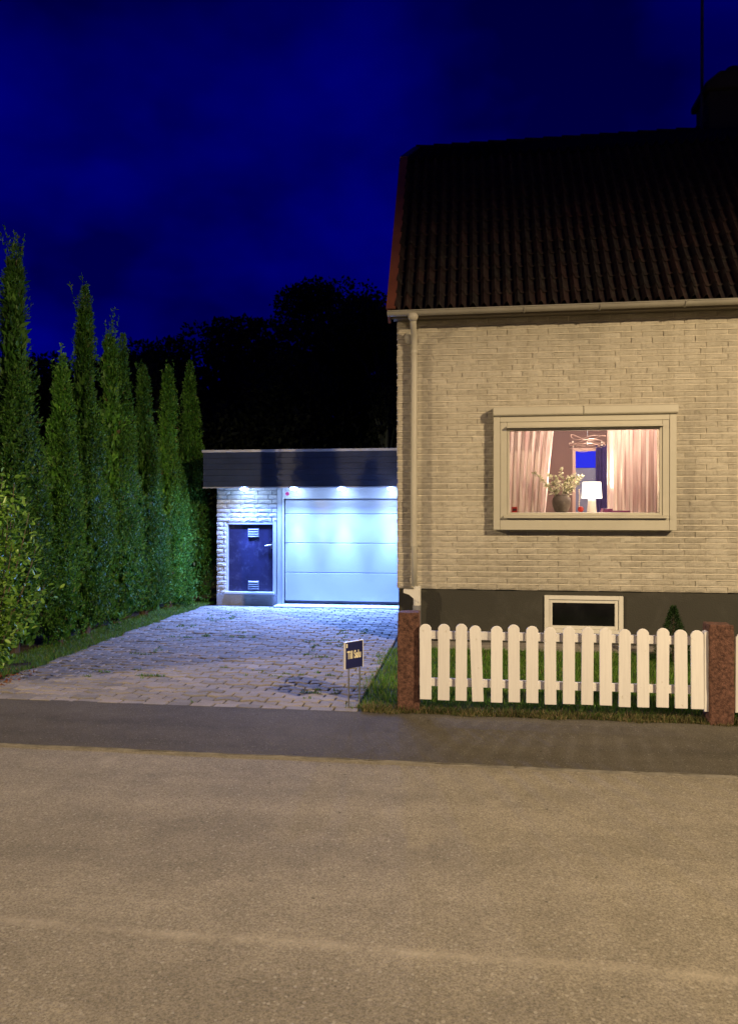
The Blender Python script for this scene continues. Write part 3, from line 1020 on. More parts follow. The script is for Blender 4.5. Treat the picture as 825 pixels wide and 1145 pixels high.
hood = [(FY - 0.035, 2.727), (FY - 0.045, 2.74), (FY - 0.045, 2.812), (FY - 0.03, 2.828), (HY0 - 0.01, 2.835), (HY0 - 0.01, 2.72), (FY - 0.02, 2.722)]
hp = [(y, z - 0.015) for (y, z) in hood]
g.prism(hp, 'x', FX0 - 0.004, 1.292)
g.prism(hp, 'x', 1.305, FX1 + 0.010)
g.prism([(y + 0.012, z - 0.004) for (y, z) in hp], 'x', 1.29, 1.308)
g.build("blind_cassette", M['cream'], frame, bevel=0.003)
g = MB()
g.box(OX0, FY + 0.042, OZ0, OX1, FY + 0.046, OZ1)
g.build("pane", M['glass'], frame)
g = MB()
g.box(WX0 + 0.003, HY0 - 0.06, OZ0 - 0.022, WX1 - 0.003, HY0 + 0.47, OZ0 + 0.004)
g.build("window_board", M['white'], house, bevel=0.004)
# basement window
g = MB()
bf = [(BX0, 0.155, BX0 + 0.05, 0.598), (BX1 - 0.05, 0.155, BX1, 0.598)]
for (a, b, c, d) in bf:
    g.box(a, HY0 - 0.01, b, c, HY0 + 0.12, d)
g.box(BX0 + 0.05, HY0 - 0.008, 0.55, BX1 - 0.05, HY0 + 0.12, 0.598)
g.box(BX0 + 0.05, HY0 - 0.008, 0.155, BX1 - 0.05, HY0 + 0.12, 0.20)
bw = g.build("basement_window", M['white'], house, bevel=0.003)
g = MB()
g.box(BX0 + 0.052, HY0 + 0.008, 0.202, BX0 + 0.092, HY0 + 0.06, 0.548)
g.box(BX1 - 0.092, HY0 + 0.008, 0.202, BX1 - 0.052, HY0 + 0.06, 0.548)
g.box(BX0 + 0.092, HY0 + 0.010, 0.510, BX1 - 0.092, HY0 + 0.06, 0.548)
g.box(BX0 + 0.092, HY0 + 0.010, 0.202, BX1 - 0.092, HY0 + 0.06, 0.240)
g.build("sash", M['white'], bw, bevel=0.003)
g = MB()
g.box(BX0 + 0.09, HY0 + 0.032, 0.238, BX1 - 0.09, HY0 + 0.04, 0.512)
g.build("pane", M['dark_pane'], bw)

# the room behind the window
IX0, IX1, IY0, IY1, IZ0, IZ1 = -0.55, 4.2, HY0 + 0.262, 12.45, 0.72, 3.10
QX0, QX1, QZ0, QZ1 = 1.66, 2.24, 1.45, 2.62
g = MB()
g.box(IX0 - 0.05, IY0, IZ0, IX0, IY1, IZ1)
g.box(IX1, IY0, IZ0, IX1 + 0.05, IY1, IZ1)
for (a, b, c, d) in ((IX0, QX0, IZ0, IZ1), (QX1, IX1, IZ0, IZ1), (QX0, QX1, IZ0, QZ0), (QX0, QX1, QZ1, IZ1)):
    g.box(a, IY1, c, b, IY1 + 0.12, d)
# inside face of the front wall
for (a, b, c, d) in ((IX0, WX0 - 0.02, IZ0, IZ1), (WX1 + 0.02, IX1, IZ0, IZ1), (WX0 - 0.02, WX1 + 0.02, IZ0, WZ0 - 0.02), (WX0 - 0.02, WX1 + 0.02, WZ1 + 0.02, IZ1)):
    g.box(a, IY0, c, b, IY0 + 0.02, d)
g.build("room_wall", M['wallin'], house)
g = MB()
g.box(IX0 - 0.05, IY0, IZ1, IX1 + 0.05, IY1 + 0.12, IZ1 + 0.05)
g.build("room_ceiling", M['ceilin'], house)
g = MB()
g.box(IX0 - 0.05, IY0, IZ0 - 0.05, IX1 + 0.05, IY1 + 0.12, IZ0)
g.build("room_floor", M['floorin'], house)
g = MB()
for (a, b, c, d) in ((QX0, QX0 + 0.05, QZ0, QZ1), (QX1 - 0.05, QX1, QZ0, QZ1), (QX0 + 0.05, QX1 - 0.05, QZ0, QZ0 + 0.05), (QX0 + 0.05, QX1 - 0.05, QZ1 - 0.05, QZ1), ):
    g.box(a, IY1 - 0.02, c, b, IY1 + 0.06, d)
far = g.build("far_window", painted("far_frame", (0.45, 0.30, 0.24), 0.5, 0.05, 4), house)
g = MB()
g.box(QX0 + 0.05, IY1 + 0.03, 2.30, QX1 - 0.05, IY1 + 0.035, QZ1 - 0.05)
g.build("pane", M['farpane'], far)
g = MB()
g.box(QX0 + 0.05, IY1 + 0.02, QZ0 + 0.05, QX1 - 0.05, IY1 + 0.035, 2.295)
g.build("lower_blind", M['greyblind'], far)
g = MB()
n = 40
vs = []
for i in range(n + 1):
    xx = 2.02 + 0.30 * i / n
    yy = IY1 - 0.07 + 0.02 * math.sin(i * 1.1)
    vs += [(xx, yy, 0.8), (xx, yy, 2.66)]
g.add(vs, [(2 * i, 2 * i + 2, 2 * i + 3, 2 * i + 1) for i in range(n)])
far_c = g.build("drape", painted("violet_drape", (0.055, 0.04, 0.14), 0.9, 0.2, 8), far)
sol = far_c.modifiers.new("thick", 'SOLIDIFY')
sol.thickness = 0.004

# ---- things in the window
def curtain(name, xa0, xa1, xb0, xb1, folds, label):
    """top from xa0..xa1, bottom xb0..xb1"""
    g = MB()
    nu, nvv = folds * 10, 14
    yb = HY0 + 0.36
    ztop, zbot = 2.66, 0.95
    vs = []
    ph = [random.uniform(-0.5, 0.5) for _ in range(folds + 1)]
    am = [random.uniform(0.7, 1.3) for _ in range(folds + 1)]
    for j in range(nvv + 1):
        t = j / nvv
        for i in range(nu + 1):
            s = i / nu
            k = s * folds
            ki = min(int(k), folds - 1)
            fr = k - ki
            amp = (am[ki] * (1 - fr) + am[ki + 1] * fr) * (0.020 + 0.022 * min(1, t * 2))
            xx = (xa0 + (xa1 - xa0) * s) * (1 - t) + (xb0 + (xb1 - xb0) * s) * t
            w = math.sin(2 * math.pi * k + ph[ki] * 0.6 * t)
            vs.append((xx + 0.010 * math.sin(4 * math.pi * k), yb + amp * w + 0.01 * math.sin(t * 4 + k), ztop + (zbot - ztop) * t))
    fs = []
    for j in range(nvv):
        for i in range(nu):
            a = j * (nu + 1) + i
            fs.append((a, a + 1, a + nu + 2, a + nu + 1))
    g.add(vs, fs)
    o = g.build(name, M['curtain'], None, smooth=True, origin=((xa0 + xa1) / 2, yb, zbot))
    sl = o.modifiers.new("cloth", 'SOLIDIFY')
    sl.thickness = 0.0025
    return tag(o, label, "curtain", "pink curtains in the lit window")
curtain("curtain", 0.40, 1.03, 0.40, 0.86, 7, "pleated pink curtain drawn aside behind the vase of twigs")
curtain("curtain", 1.66, 2.32, 1.67, 2.30, 7, "pleated pink curtain hanging at the right of the table lamp")
g = MB()
g.tube([(0.30, HY0 + 0.37, 2.70), (2.42, HY0 + 0.37, 2.70)], 0.012, 8)
g.build("curtain_rail", M['white'], house)

SZ = OZ0 + 0.005
g = MB()
g.lathe((1.09, HY0 + 0.12, SZ), [(0.062, 0.0), (0.078, 0.015), (0.104, 0.075), (0.112, 0.125), (0.102, 0.170), (0.080, 0.192), (0.074, 0.200), (0.082, 0.214), (0.076, 0.216), (0.066, 0.200), (0.064, 0.12)], 24)
tag(g.build("vase", M['vase'], None, smooth=True, origin=(1.09, HY0 + 0.12, SZ)), "round brown stoneware vase standing on the lit window board", "vase")
# the dried branches in it
br = thing("dried_branches", (1.09, HY0 + 0.12, SZ + 0.02), "spray of pale dried leafy twigs standing in the brown vase", "branches")
stems, LP, LD = MB(), [], []
tips = [(-0.33, 0.0, 0.46), (-0.24, 0.03, 0.38), (-0.15, -0.03, 0.42), (-0.06, 0.04, 0.40), (0.0, -0.04, 0.50), (0.10, 0.03, 0.40), (0.16, -0.02, 0.44), (0.24, 0.03, 0.42), (0.20, 0.0, 0.33), (-0.19, -0.02, 0.30), (0.05, 0.02, 0.34), (-0.10, 0.0, 0.34), (0.13, 0.02, 0.33)]
for (dx, dy, h) in tips:
    b0 = Vector((1.09, HY0 + 0.12, SZ + 0.02))
    p = [b0 + Vector((dx * t * (0.35 + 0.65 * t), dy * t, h * (t ** 0.9))) for t in (0, 0.3, 0.5, 0.7, 0.85, 1.0)]
    stems.tube(p, [0.003, 0.003, 0.0025, 0.002, 0.002, 0.001], 5)
    for q in range(32):
        t = random.uniform(0.45, 1.0) if q % 3 else random.uniform(0.85, 1.0)
        i = min(int(t * 5), 4)
        pos = b0 + Vector((dx * t * (0.35 + 0.65 * t), dy * t, h * (t ** 0.9)))
        LP.append(pos)
        LD.append(Vector((random.gauss(dx, 0.5), random.gauss(0, 0.5), random.gauss(0.4, 0.5))))
stems.build("stems", M['twig'], br)
LP, LD = np.array(LP), np.array(LD)
V, F = leaves(LP, LD, rng.uniform(0.032, 0.06, len(LP)), rng.uniform(0.018, 0.032, len(LP)))
np_mesh("leaves", V, F, M['dried'], br)
# table lamp
tl = thing("table_lamp", (1.475, HY0 + 0.33, SZ), "lit table lamp with white shade on the window board", "lamp")
g = MB()
g.lathe((1.475, HY0 + 0.33, SZ), [(0.055, 0.0), (0.058, 0.01), (0.052, 0.06), (0.047, 0.13), (0.046, 0.17), (0.02, 0.185)], 20)
g.build("lamp_base", M['lampbase'], tl, smooth=True)
g = MB()
vs, fs = [], []
for (r_, z_) in ((0.122, 0.170), (0.108, 0.370)):
    for k in range(24):
        t = 2 * math.pi * k / 24
        vs.append((1.475 + r_ * math.cos(t), HY0 + 0.33 + r_ * 0.85 * math.sin(t), SZ + z_))
for k in range(24):
    fs.append((k, (k + 1) % 24, 24 + (k + 1) % 24, 24 + k))
g.add(vs, fs)
shd = g.build("lamp_shade", M['shade'], tl, smooth=True)
lamp_l = bpy.data.lights.new("lamp_bulb", 'POINT')
lamp_l.energy = 38
lamp_l.color = (1.0, 0.74, 0.55)
lamp_l.shadow_soft_size = 0.05
lo = bpy.data.objects.new("lamp_bulb", lamp_l)
lo.location = (0, 0, 0.42)
lo.parent = tl
COL.objects.link(lo)
# string of beads and red bauble, tray, small red box
g = MB()
pts = [Vector((1.305, HY0 + 0.17, SZ + 0.03 + 0.020 * k)) for k in range(13)]
for p in pts:
    g.lathe((p.x + 0.003 * math.sin(p.z * 40), p.y, p.z), [(0.001, -0.009), (0.007, -0.006), (0.009, 0.0), (0.007, 0.006), (0.001, 0.009)], 8)
tag(g.build("bead_string", M['bead'], None, smooth=True, origin=(1.305, HY0 + 0.17, SZ)), "string of pale beads hanging between the vase and the lamp", "beads")
g = MB()
prof = [(0.036 * math.sin(math.pi * k / 10) + 0.001, 0.036 - 0.036 * math.cos(math.pi * k / 10)) for k in range(11)]
g.lathe((1.312, HY0 + 0.11, SZ), prof, 16)
tag(g.build("red_bauble", M['red'], None, smooth=True, origin=(1.312, HY0 + 0.11, SZ)), "small shiny red ball lying beside the vase in the window", "bauble")
g = MB()
g.box(1.57, HY0 + 0.10, SZ, 1.88, HY0 + 0.30, SZ + 0.022)
g.box(1.575, HY0 + 0.105, SZ + 0.022, 1.68, HY0 + 0.28, SZ + 0.045)
tag(g.build("book", M['tray'], None, bevel=0.003, origin=(1.72, HY0 + 0.2, SZ)), "flat plum coloured book lying right of the table lamp", "book")
g = MB()
g.box(0.50, HY0 - 0.02, SZ, 0.56, HY0 + 0.04, SZ + 0.065)
g.box(0.508, HY0 - 0.023, SZ + 0.018, 0.552, HY0 - 0.0215, SZ + 0.045, 1)
tag(g.build("tea_tin", [M['red'], painted("tin_dark", (0.06, 0.02, 0.02), 0.5)], None, bevel=0.003, origin=(0.53, HY0, SZ)), "tiny dark red tin in the left corner of the window", "tin")
# wire pendant in the room
pd = thing("wire_pendant", (1.60, 10.5, 2.35), "copper wire pendant light hanging inside the lit room", "pendant")
g = MB()
g.tube([(1.60, 10.5, 2.62), (1.60, 10.5, 3.10)], 0.005, 6)
g.build("cord", M['dark_metal'], pd)
g = MB()
for q in range(5):
    ax, ay = random.uniform(0.18, 0.27), random.uniform(0.12, 0.25)
    z0 = random.uniform(2.46, 2.62)
    tl1, tl2 = random.uniform(-0.35, 0.35), random.uniform(-0.3, 0.3)
    ph = random.uniform(0, 6.28)
    pts = []
    for k in range(25):
        t = 2 * math.pi * k / 24 + ph
        x_, y_ = ax * math.cos(t), ay * math.sin(t)
        pts.append((1.60 + x_, 10.5 + y_, z0 + x_ * tl1 + y_ * tl2 + 0.02 * math.sin(3 * t)))
    g.tube(pts, 0.0035, 5, caps=False)
g.build("wire_loops", M['copper'], pd)
for q in range(6):
    g = MB()
    t = q * 1.05 + 0.4
    g.lathe((1.60 + 0.22 * math.cos(t), 10.5 + 0.16 * math.sin(t), 2.52 + 0.03 * math.sin(t * 2)), [(0.001, -0.012), (0.011, -0.006), (0.012, 0.004), (0.001, 0.013)], 8)
    g.build("bulb", M['bulb'], pd)
pl_d = bpy.data.lights.new("pendant_light", 'POINT')
pl_d.energy = 300
pl_d.color = (1.0, 0.79, 0.65)
pl_d.shadow_soft_size = 0.15
plo = bpy.data.objects.new("pendant_light", pl_d)
plo.location = (0.1, -0.35, 0.62)
plo.parent = pd
COL.objects.link(plo)

# ================================================================== GARAGE
GX0, GX1, GY0, GY1 = -4.26, -0.90, 12.2, 18.0
garage = thing("garage", (GX0, GY0, 0), "flat roofed white brick garage with floodlit white door", "garage")
g = MB()
HX_0, HX_1, HZ_0, HZ_1 = -4.10, -3.25, 0.195, 1.40
brick_wall(g, (GX0, GY0, 0), (1, 0, 0), (0, -1, 0), 1.06, 0.19, 2.02, 0.0765, 0.24, 0.014, holes=[(HX_0 - GX0, 1.1, 0.19, HZ_1)], proud=0.022, rough=0.005, bed=0.002)
for (a, b, c, d) in ((GX0 + 0.003, HX_0, 0.19, 2.02), (HX_1, -3.20, 0.19, 2.02), (HX_0, HX_1, HZ_1, 2.02)):
    g.box(a, GY0 - 0.003, c, b, GY0 + 0.2, d, 1)
g.box(GX0 - 0.003, GY0 + 0.2, 0.19, GX0 + 0.2, GY1, 2.5, 1)
g.build("brick_wall", [M['gbrick'], M['gmortar']], garage)
g = MB()
g.box(GX0 - 0.004, GY0 - 0.022, -0.05, -3.20, GY0 + 0.2, 0.188)
g.build("foundation", M['gplinth'], garage, bevel=0.006)
g = MB()
g.box(GX0 + 0.2, GY1 - 0.2, 0, GX1, GY1, 2.5)
g.box(GX1, GY0 + 0.05, 0, GX1 + 0.03, GY1, 2.5)
g.build("rear_wall", M['gmortar'], garage)
# small dark door
g = MB()
g.box(HX_0, GY0 + 0.002, HZ_0, HX_0 + 0.03, GY0 + 0.1, HZ_1 - 0.001)
g.box(HX_1 - 0.03, GY0 - 0.016, HZ_0, HX_1 + 0.035, GY0 + 0.1, HZ_1 + 0.015)
g.box(HX_0 + 0.03, GY0 - 0.004, HZ_1 - 0.032, HX_1 - 0.03, GY0 + 0.1, HZ_1 + 0.012)
g.box(HX_0 - 0.02, GY0 - 0.055, HZ_0 - 0.006, HX_1 + 0.0, GY0 + 0.1, HZ_0 + 0.03)
g.build("door_frame", M['gframe'], garage, bevel=0.003)
g = MB()
g.box(HX_0 + 0.032, GY0 + 0.035, HZ_0 + 0.032, HX_1 - 0.032, GY0 + 0.075, HZ_1 - 0.034)
hd = g.build("storage_door", M['hatch'], garage, bevel=0.003)
def louvre(zc):
    g = MB()
    x0, x1 = -3.715, -3.545
    for k in range(4):
        z = zc + 0.060 - k * 0.038
        g.prism([(GY0 + 0.034, z), (GY0 + 0.012, z - 0.018), (GY0 + 0.012, z - 0.024), (GY0 + 0.034, z - 0.010)], 'x', x0, x1)
    g.box(x0 - 0.008, GY0 + 0.026, zc - 0.085, x0, GY0 + 0.034, zc + 0.07)
    g.box(x1, GY0 + 0.026, zc - 0.085, x1 + 0.008, GY0 + 0.034, zc + 0.07)
    g.build("louvre", M['louvre'], hd)
louvre(1.235)
louvre(0.345)
g = MB()
g.tube([(-3.31, GY0 + 0.034, 1.02), (-3.31, GY0 - 0.01, 1.02), (-3.33, GY0 - 0.014, 1.02), (-3.42, GY0 - 0.012, 1.005)], 0.010, 8)
g.box(-3.325, GY0 + 0.028, 0.96, -3.295, GY0 + 0.0345, 1.06)
g.build("handle", M['steel'], hd)
# big sectional door
g = MB()
g.box(-3.20, GY0 - 0.03, 0.03, -3.10, GY0 + 0.1, 2.0)
g.box(-3.10, GY0 - 0.012, 1.80, GX1 - 0.03, GY0 + 0.1, 2.0)
g.box(GX1 - 0.13, GY0 - 0.03, 0.03, GX1 - 0.03, GY0 + 0.1, 1.80)
g.build("garage_door_frame", M['gframe'], garage, bevel=0.004)
g = MB()
g.box(-3.115, GY0 - 0.045, 0.03, -3.085, GY0 - 0.031, 1.99)
g.build("guide_rail", M['gframe'], garage, bevel=0.002)
g = MB()
zs = [0.085, 0.56, 1.055, 1.545, 1.795]
for (a, b) in zip(zs[:-1], zs[1:]):
    g.box(-3.08, GY0 + 0.03, a + 0.004, GX1 - 0.135, GY0 + 0.075, b - 0.004)
gd = g.build("garage_door", M['gdoor'], garage, bevel=0.006)
g = MB()
g.box(-3.08, GY0 + 0.045, 0.05, GX1 - 0.135, GY0 + 0.08, 1.795)
g.build("door_seal", M['dark_metal'], gd)
g = MB()
vs = []
g.tube([(-3.03, GY0 - 0.012, 1.885), (-3.03, GY0 - 0.0145, 1.885)], 0.034, 16)
g.build("warning_sticker", M['sticker'], garage)
g = MB()
g.box(-3.20, GY0 - 0.30, -0.02, GX1, GY0 + 0.06, 0.03)
g.build("threshold", painted("threshold_concrete", (0.42, 0.41, 0.39), 0.85, 0.12, 5, (0.25, 0.24, 0.22), 0.5, bmp=0.4), garage, bevel=0.006)
# canopy: clad fascia, soffit, roof
FYG = 11.70
g = MB()
n = 6
for k in range(n):
    z0 = 1.99 + (2.55 - 1.99) * k / n
    z1 = 1.99 + (2.55 - 1.99) * (k + 1) / n
    g.prism([(FYG + 0.004, z0 + 0.001), (FYG - 0.001, z0 + 0.003), (FYG + 0.001, z1 - 0.001), (FYG + 0.02, z1 - 0.001), (FYG + 0.02, z0 + 0.001)], 'x', GX0 - 0.06, GX1)
g.box(GX0 - 0.06, FYG + 0.02, 1.99, GX1, FYG + 0.05, 2.55)
g.box(GX0 - 0.06, FYG + 0.05, 1.99, GX0 - 0.03, GY1, 2.55)
g.build("fascia", M['slab_dark'], garage)
g = MB()
g.box(GX0 - 0.03, FYG + 0.05, 2.00, GX1, GY0 + 0.1, 2.02)
g.box(GX0 - 0.065, FYG - 0.010, 1.968, GX1, FYG + 0.03, 1.988)
g.build("soffit", M['gframe'], garage)
g = MB()
g.box(GX0 - 0.03, FYG + 0.05, 2.50, GX1, GY1, 2.55)
g.build("roof_deck", M['dark_metal'], garage)
g = MB()
g.box(GX0 - 0.075, FYG - 0.02, 2.552, GX1, FYG + 0.06, 2.592)
g.box(GX0 - 0.075, FYG + 0.06, 2.552, GX0 - 0.01, GY1, 2.592)
g.build("roof_trim", M['trim'], garage)
# four downlights in the canopy, each with its lamp
g = MB()
g.lathe((-3.71, 11.97, 1.968), [(0.068, 0.0), (0.072, 0.010), (0.072, 0.034), (0.060, 0.036)], 18)
dl0 = g.build("downlight", M['steel'], garage, smooth=False)
g = MB()
g.lathe((-3.71, 11.97, 1.955), [(0.015, -0.020), (0.040, -0.014), (0.058, -0.002), (0.064, 0.012)], 16)
len0 = g.build("downlight_lens", M['led'], dl0)
lx = [-3.71, -2.87, -2.07, -1.26]
for i, x_ in enumerate(lx):
    if i == 0:
        d_ = dl0
    else:
        d_ = dl0.copy()
        COL.objects.link(d_)
        d_.parent = garage
        d_.location = (x_ - lx[0], 0, 0)
        q = len0.copy()
        COL.objects.link(q)
        q.parent = d_
    for (nm, pw, sz, bl, tilt) in (("downlight_core", 820, 42, 0.9, 0), ("downlight_spill", 440, 172, 0.8, -34)):
        ld = bpy.data.lights.new(nm, 'SPOT')
        ld.energy = pw
        ld.color = (0.165, 0.315, 1.0)
        ld.spot_size = R(sz)
        ld.spot_blend = bl
        ld.shadow_soft_size = 0.035
        lob = bpy.data.objects.new(nm, ld)
        lob.location = Vector((x_, 12.03 if tilt == 0 else 11.95, 1.925))
        lob.rotation_euler = (R(tilt), 0, 0)
        COL.objects.link(lob)

# ================================================================== FENCE AND POSTS
def granite_post(x0, x1, y0, y1, h, label):
    g = MB()
    n = 9
    vs, fs = [], []
    for j in range(n + 1):
        z = -0.05 + (h + 0.05) * j / n
        for (a, b) in ((x0, y0), ((x0 + x1) / 2, y0), (x1, y0), (x1, (y0 + y1) / 2), (x1, y1), ((x0 + x1) / 2, y1), (x0, y1), (x0, (y0 + y1) / 2)):
            vs.append((a + random.uniform(-0.004, 0.004), b + random.uniform(-0.004, 0.004), z + (random.uniform(-0.006, 0.006) if j else 0)))
    for j in range(n):
        for k in range(8):
            fs.append((j * 8 + k, j * 8 + (k + 1) % 8, (j + 1) * 8 + (k + 1) % 8, (j + 1) * 8 + k))
    fs.append(tuple(n * 8 + k for k in range(8)))
    g.add(vs, fs)
    o = g.build("granite_post", M['granite'], None, bevel=0.008, origin=((x0 + x1) / 2, (y0 + y1) / 2, 0))
    return tag(o, label, "post", "red granite fence posts")
granite_post(-0.565, -0.395, 5.86, 6.04, 0.79, "rough red granite post beside the driveway grass")
granite_post(1.765, 1.940, 5.80, 5.97, 0.75, "rough red granite post between the two picket fence panels")

def picket_mesh(h=0.595, w=0.088, t=0.018):
    g = MB()
    pts = [(-w / 2, 0.0), (w / 2, 0.0), (w / 2, h - 0.030), (w * 0.36, h - 0.012), (w * 0.18, h - 0.002), (0, h), (-w * 0.18, h - 0.002), (-w * 0.36, h - 0.012), (-w / 2, h - 0.030)]
    g.prism(pts, 'y', -t / 2, t / 2)
    return g
PY0 = 5.83
fence = thing("picket_fence", (0.68, PY0, 0), "white picket fence panel between the two granite posts", "fence")
pk = [-0.34, -0.20, -0.065, 0.065, 0.208, 0.342, 0.478, 0.615, 0.752, 0.888, 1.025, 1.162, 1.298, 1.437, 1.572, 1.688]
pm = picket_mesh().build("picket", M['picket'], None, bevel=0.003)
pm.parent = fence
first = True
for i, x_ in enumerate(pk):
    o = pm if first else pm.copy()
    if not first:
        COL.objects.link(o)
    first = False
    o.location = (x_ - 0.68, random.uniform(-0.002, 0.002), 0.118 + random.uniform(-0.005, 0.005))
    o.rotation_euler = (random.uniform(-0.006, 0.006), R(-2.2) if i == 3 else random.uniform(-0.008, 0.008), random.uniform(-0.01, 0.01))
    o.scale = (random.uniform(0.97, 1.03), 1, random.uniform(0.99, 1.01))
for (z0, z1) in ((0.592, 0.655), (0.222, 0.284)):
    g = MB()
    g.box(-0.39, PY0 + 0.014, z0, 1.73, PY0 + 0.044, z1)
    g.build("rail", M['picket'], fence, bevel=0.003)
g = MB()
g.prism([(1.735, 0.10), (1.778, 0.10), (1.778, 0.690), (1.757, 0.702), (1.735, 0.690)], 'y', PY0 - 0.010, PY0 + 0.06)
g.build("end_board", M['picket'], fence, bevel=0.003)
fence2 = thing("picket_fence", (3.1, PY0, 0), "white picket fence panel continuing right of the granite post", "fence")
for i in range(15):
    o = pm.copy()
    COL.objects.link(o)
    o.parent = fence2
    o.location = (1.998 + 0.138 * i - 3.1, 0, 0.10 + random.uniform(-0.004, 0.004))
    o.rotation_euler = (0, random.uniform(-0.01, 0.01), 0)
for (z0, z1) in ((0.575, 0.638), (0.205, 0.267)):
    g = MB()
    g.box(1.975, PY0 + 0.014, z0, 4.05, PY0 + 0.044, z1)
    g.build("rail", M['picket'], fence2, bevel=0.003)

# ================================================================== FOR-SALE SIGN
sx, sy = -0.932, 5.97
du = Vector((0.64, 0.768, 0))
nn = Vector((0.768, -0.64, 0))
sign = thing("sale_sign", (sx, sy, 0), "small navy for-sale sign on thin metal stakes in the grass edge", "sign")
def sbox(g, u0, u1, d0, d1, z0, z1, mi=0):
    c = Vector((sx, sy, 0))
    vs = []
    for z in (z0, z1):
        for (u, d) in ((u0, d0), (u1, d0), (u1, d1), (u0, d1)):
            vs.append(c + du * u + nn * d + Vector((0, 0, z)))
    g.add(vs, [(3, 2, 1, 0), (4, 5, 6, 7), (0, 1, 5, 4), (1, 2, 6, 5), (2, 3, 7, 6), (3, 0, 4, 7)], mi)
SH0, SH1, SW = 0.322, 0.535, 0.092
g = MB()
sbox(g, -SW, SW, -0.008, 0.002, SH0, SH1)
pan = g.build("panel", M['navy'], sign)
g = MB()
sbox(g, -SW - 0.007, -SW - 0.0005, -0.011, 0.006, SH0 - 0.006, SH1 + 0.006)
sbox(g, SW + 0.0005, SW + 0.008, -0.012, 0.006, SH0 - 0.006, SH1 + 0.006)
sbox(g, -SW, SW, -0.010, 0.004, SH1 + 0.0005, SH1 + 0.006)
g.build("panel_frame", M['signedge'], pan)
for u in (-0.045, 0.075):
    g = MB()
    c = Vector((sx, sy, 0)) + du * u - nn * 0.012
    g.tube([c + Vector((0, 0, -0.1)), c + Vector((0, 0, SH0 + 0.12))], 0.006, 8)
    g.build("stake", M['steel'], sign)
def lettering(body, size, u_c, z_c, width, height, parent, mat, squeeze=1.0):
    cu = bpy.data.curves.new("lettering", 'FONT')
    cu.body = body
    cu.size = size
    cu.align_x = 'CENTER'
    cu.align_y = 'CENTER'
    cu.offset = size * 0.03
    cu.extrude = 0.0008
    tmp = bpy.data.objects.new("lettering", cu)
    me = bpy.data.meshes.new_from_object(tmp)
    bpy.data.objects.remove(tmp)
    n = len(me.vertices)
    co = np.zeros(n * 3, dtype=np.float32)
    me.vertices.foreach_get("co", co)
    co = co.reshape(-1, 3)
    mn, mx = co.min(0), co.max(0)
    ctr = (mn + mx) / 2
    sc = np.array([width / (mx[0] - mn[0]), height / (mx[1] - mn[1])])
    out = np.zeros_like(co)
    for i in range(n):
        u = u_c + (co[i, 0] - ctr[0]) * sc[0]
        z = z_c + (co[i, 1] - ctr[1]) * sc[1]
        p = Vector((sx, sy, 0)) + du * u + nn * (0.0035 + co[i, 2]) + Vector((0, 0, z))
        out[i] = np.array(p - OFF[parent.name])
    me.vertices.foreach_set("co", out.ravel())
    me.materials.clear()
    me.materials.append(mat)
    me.update()
    o = bpy.data.objects.new("lettering", me)
    COL.objects.link(o)
    o.parent = parent
    OFF[o.name] = OFF[parent.name]
    return o
lettering("Till Salu", 0.1, 0.0, 0.432, 0.148, 0.066, pan, M['letter'])
g = MB()
sbox(g, -SW + 0.010, -SW + 0.022, 0.002, 0.0035, 0.492, 0.524)
g.build("small_print", M['letter'], pan)

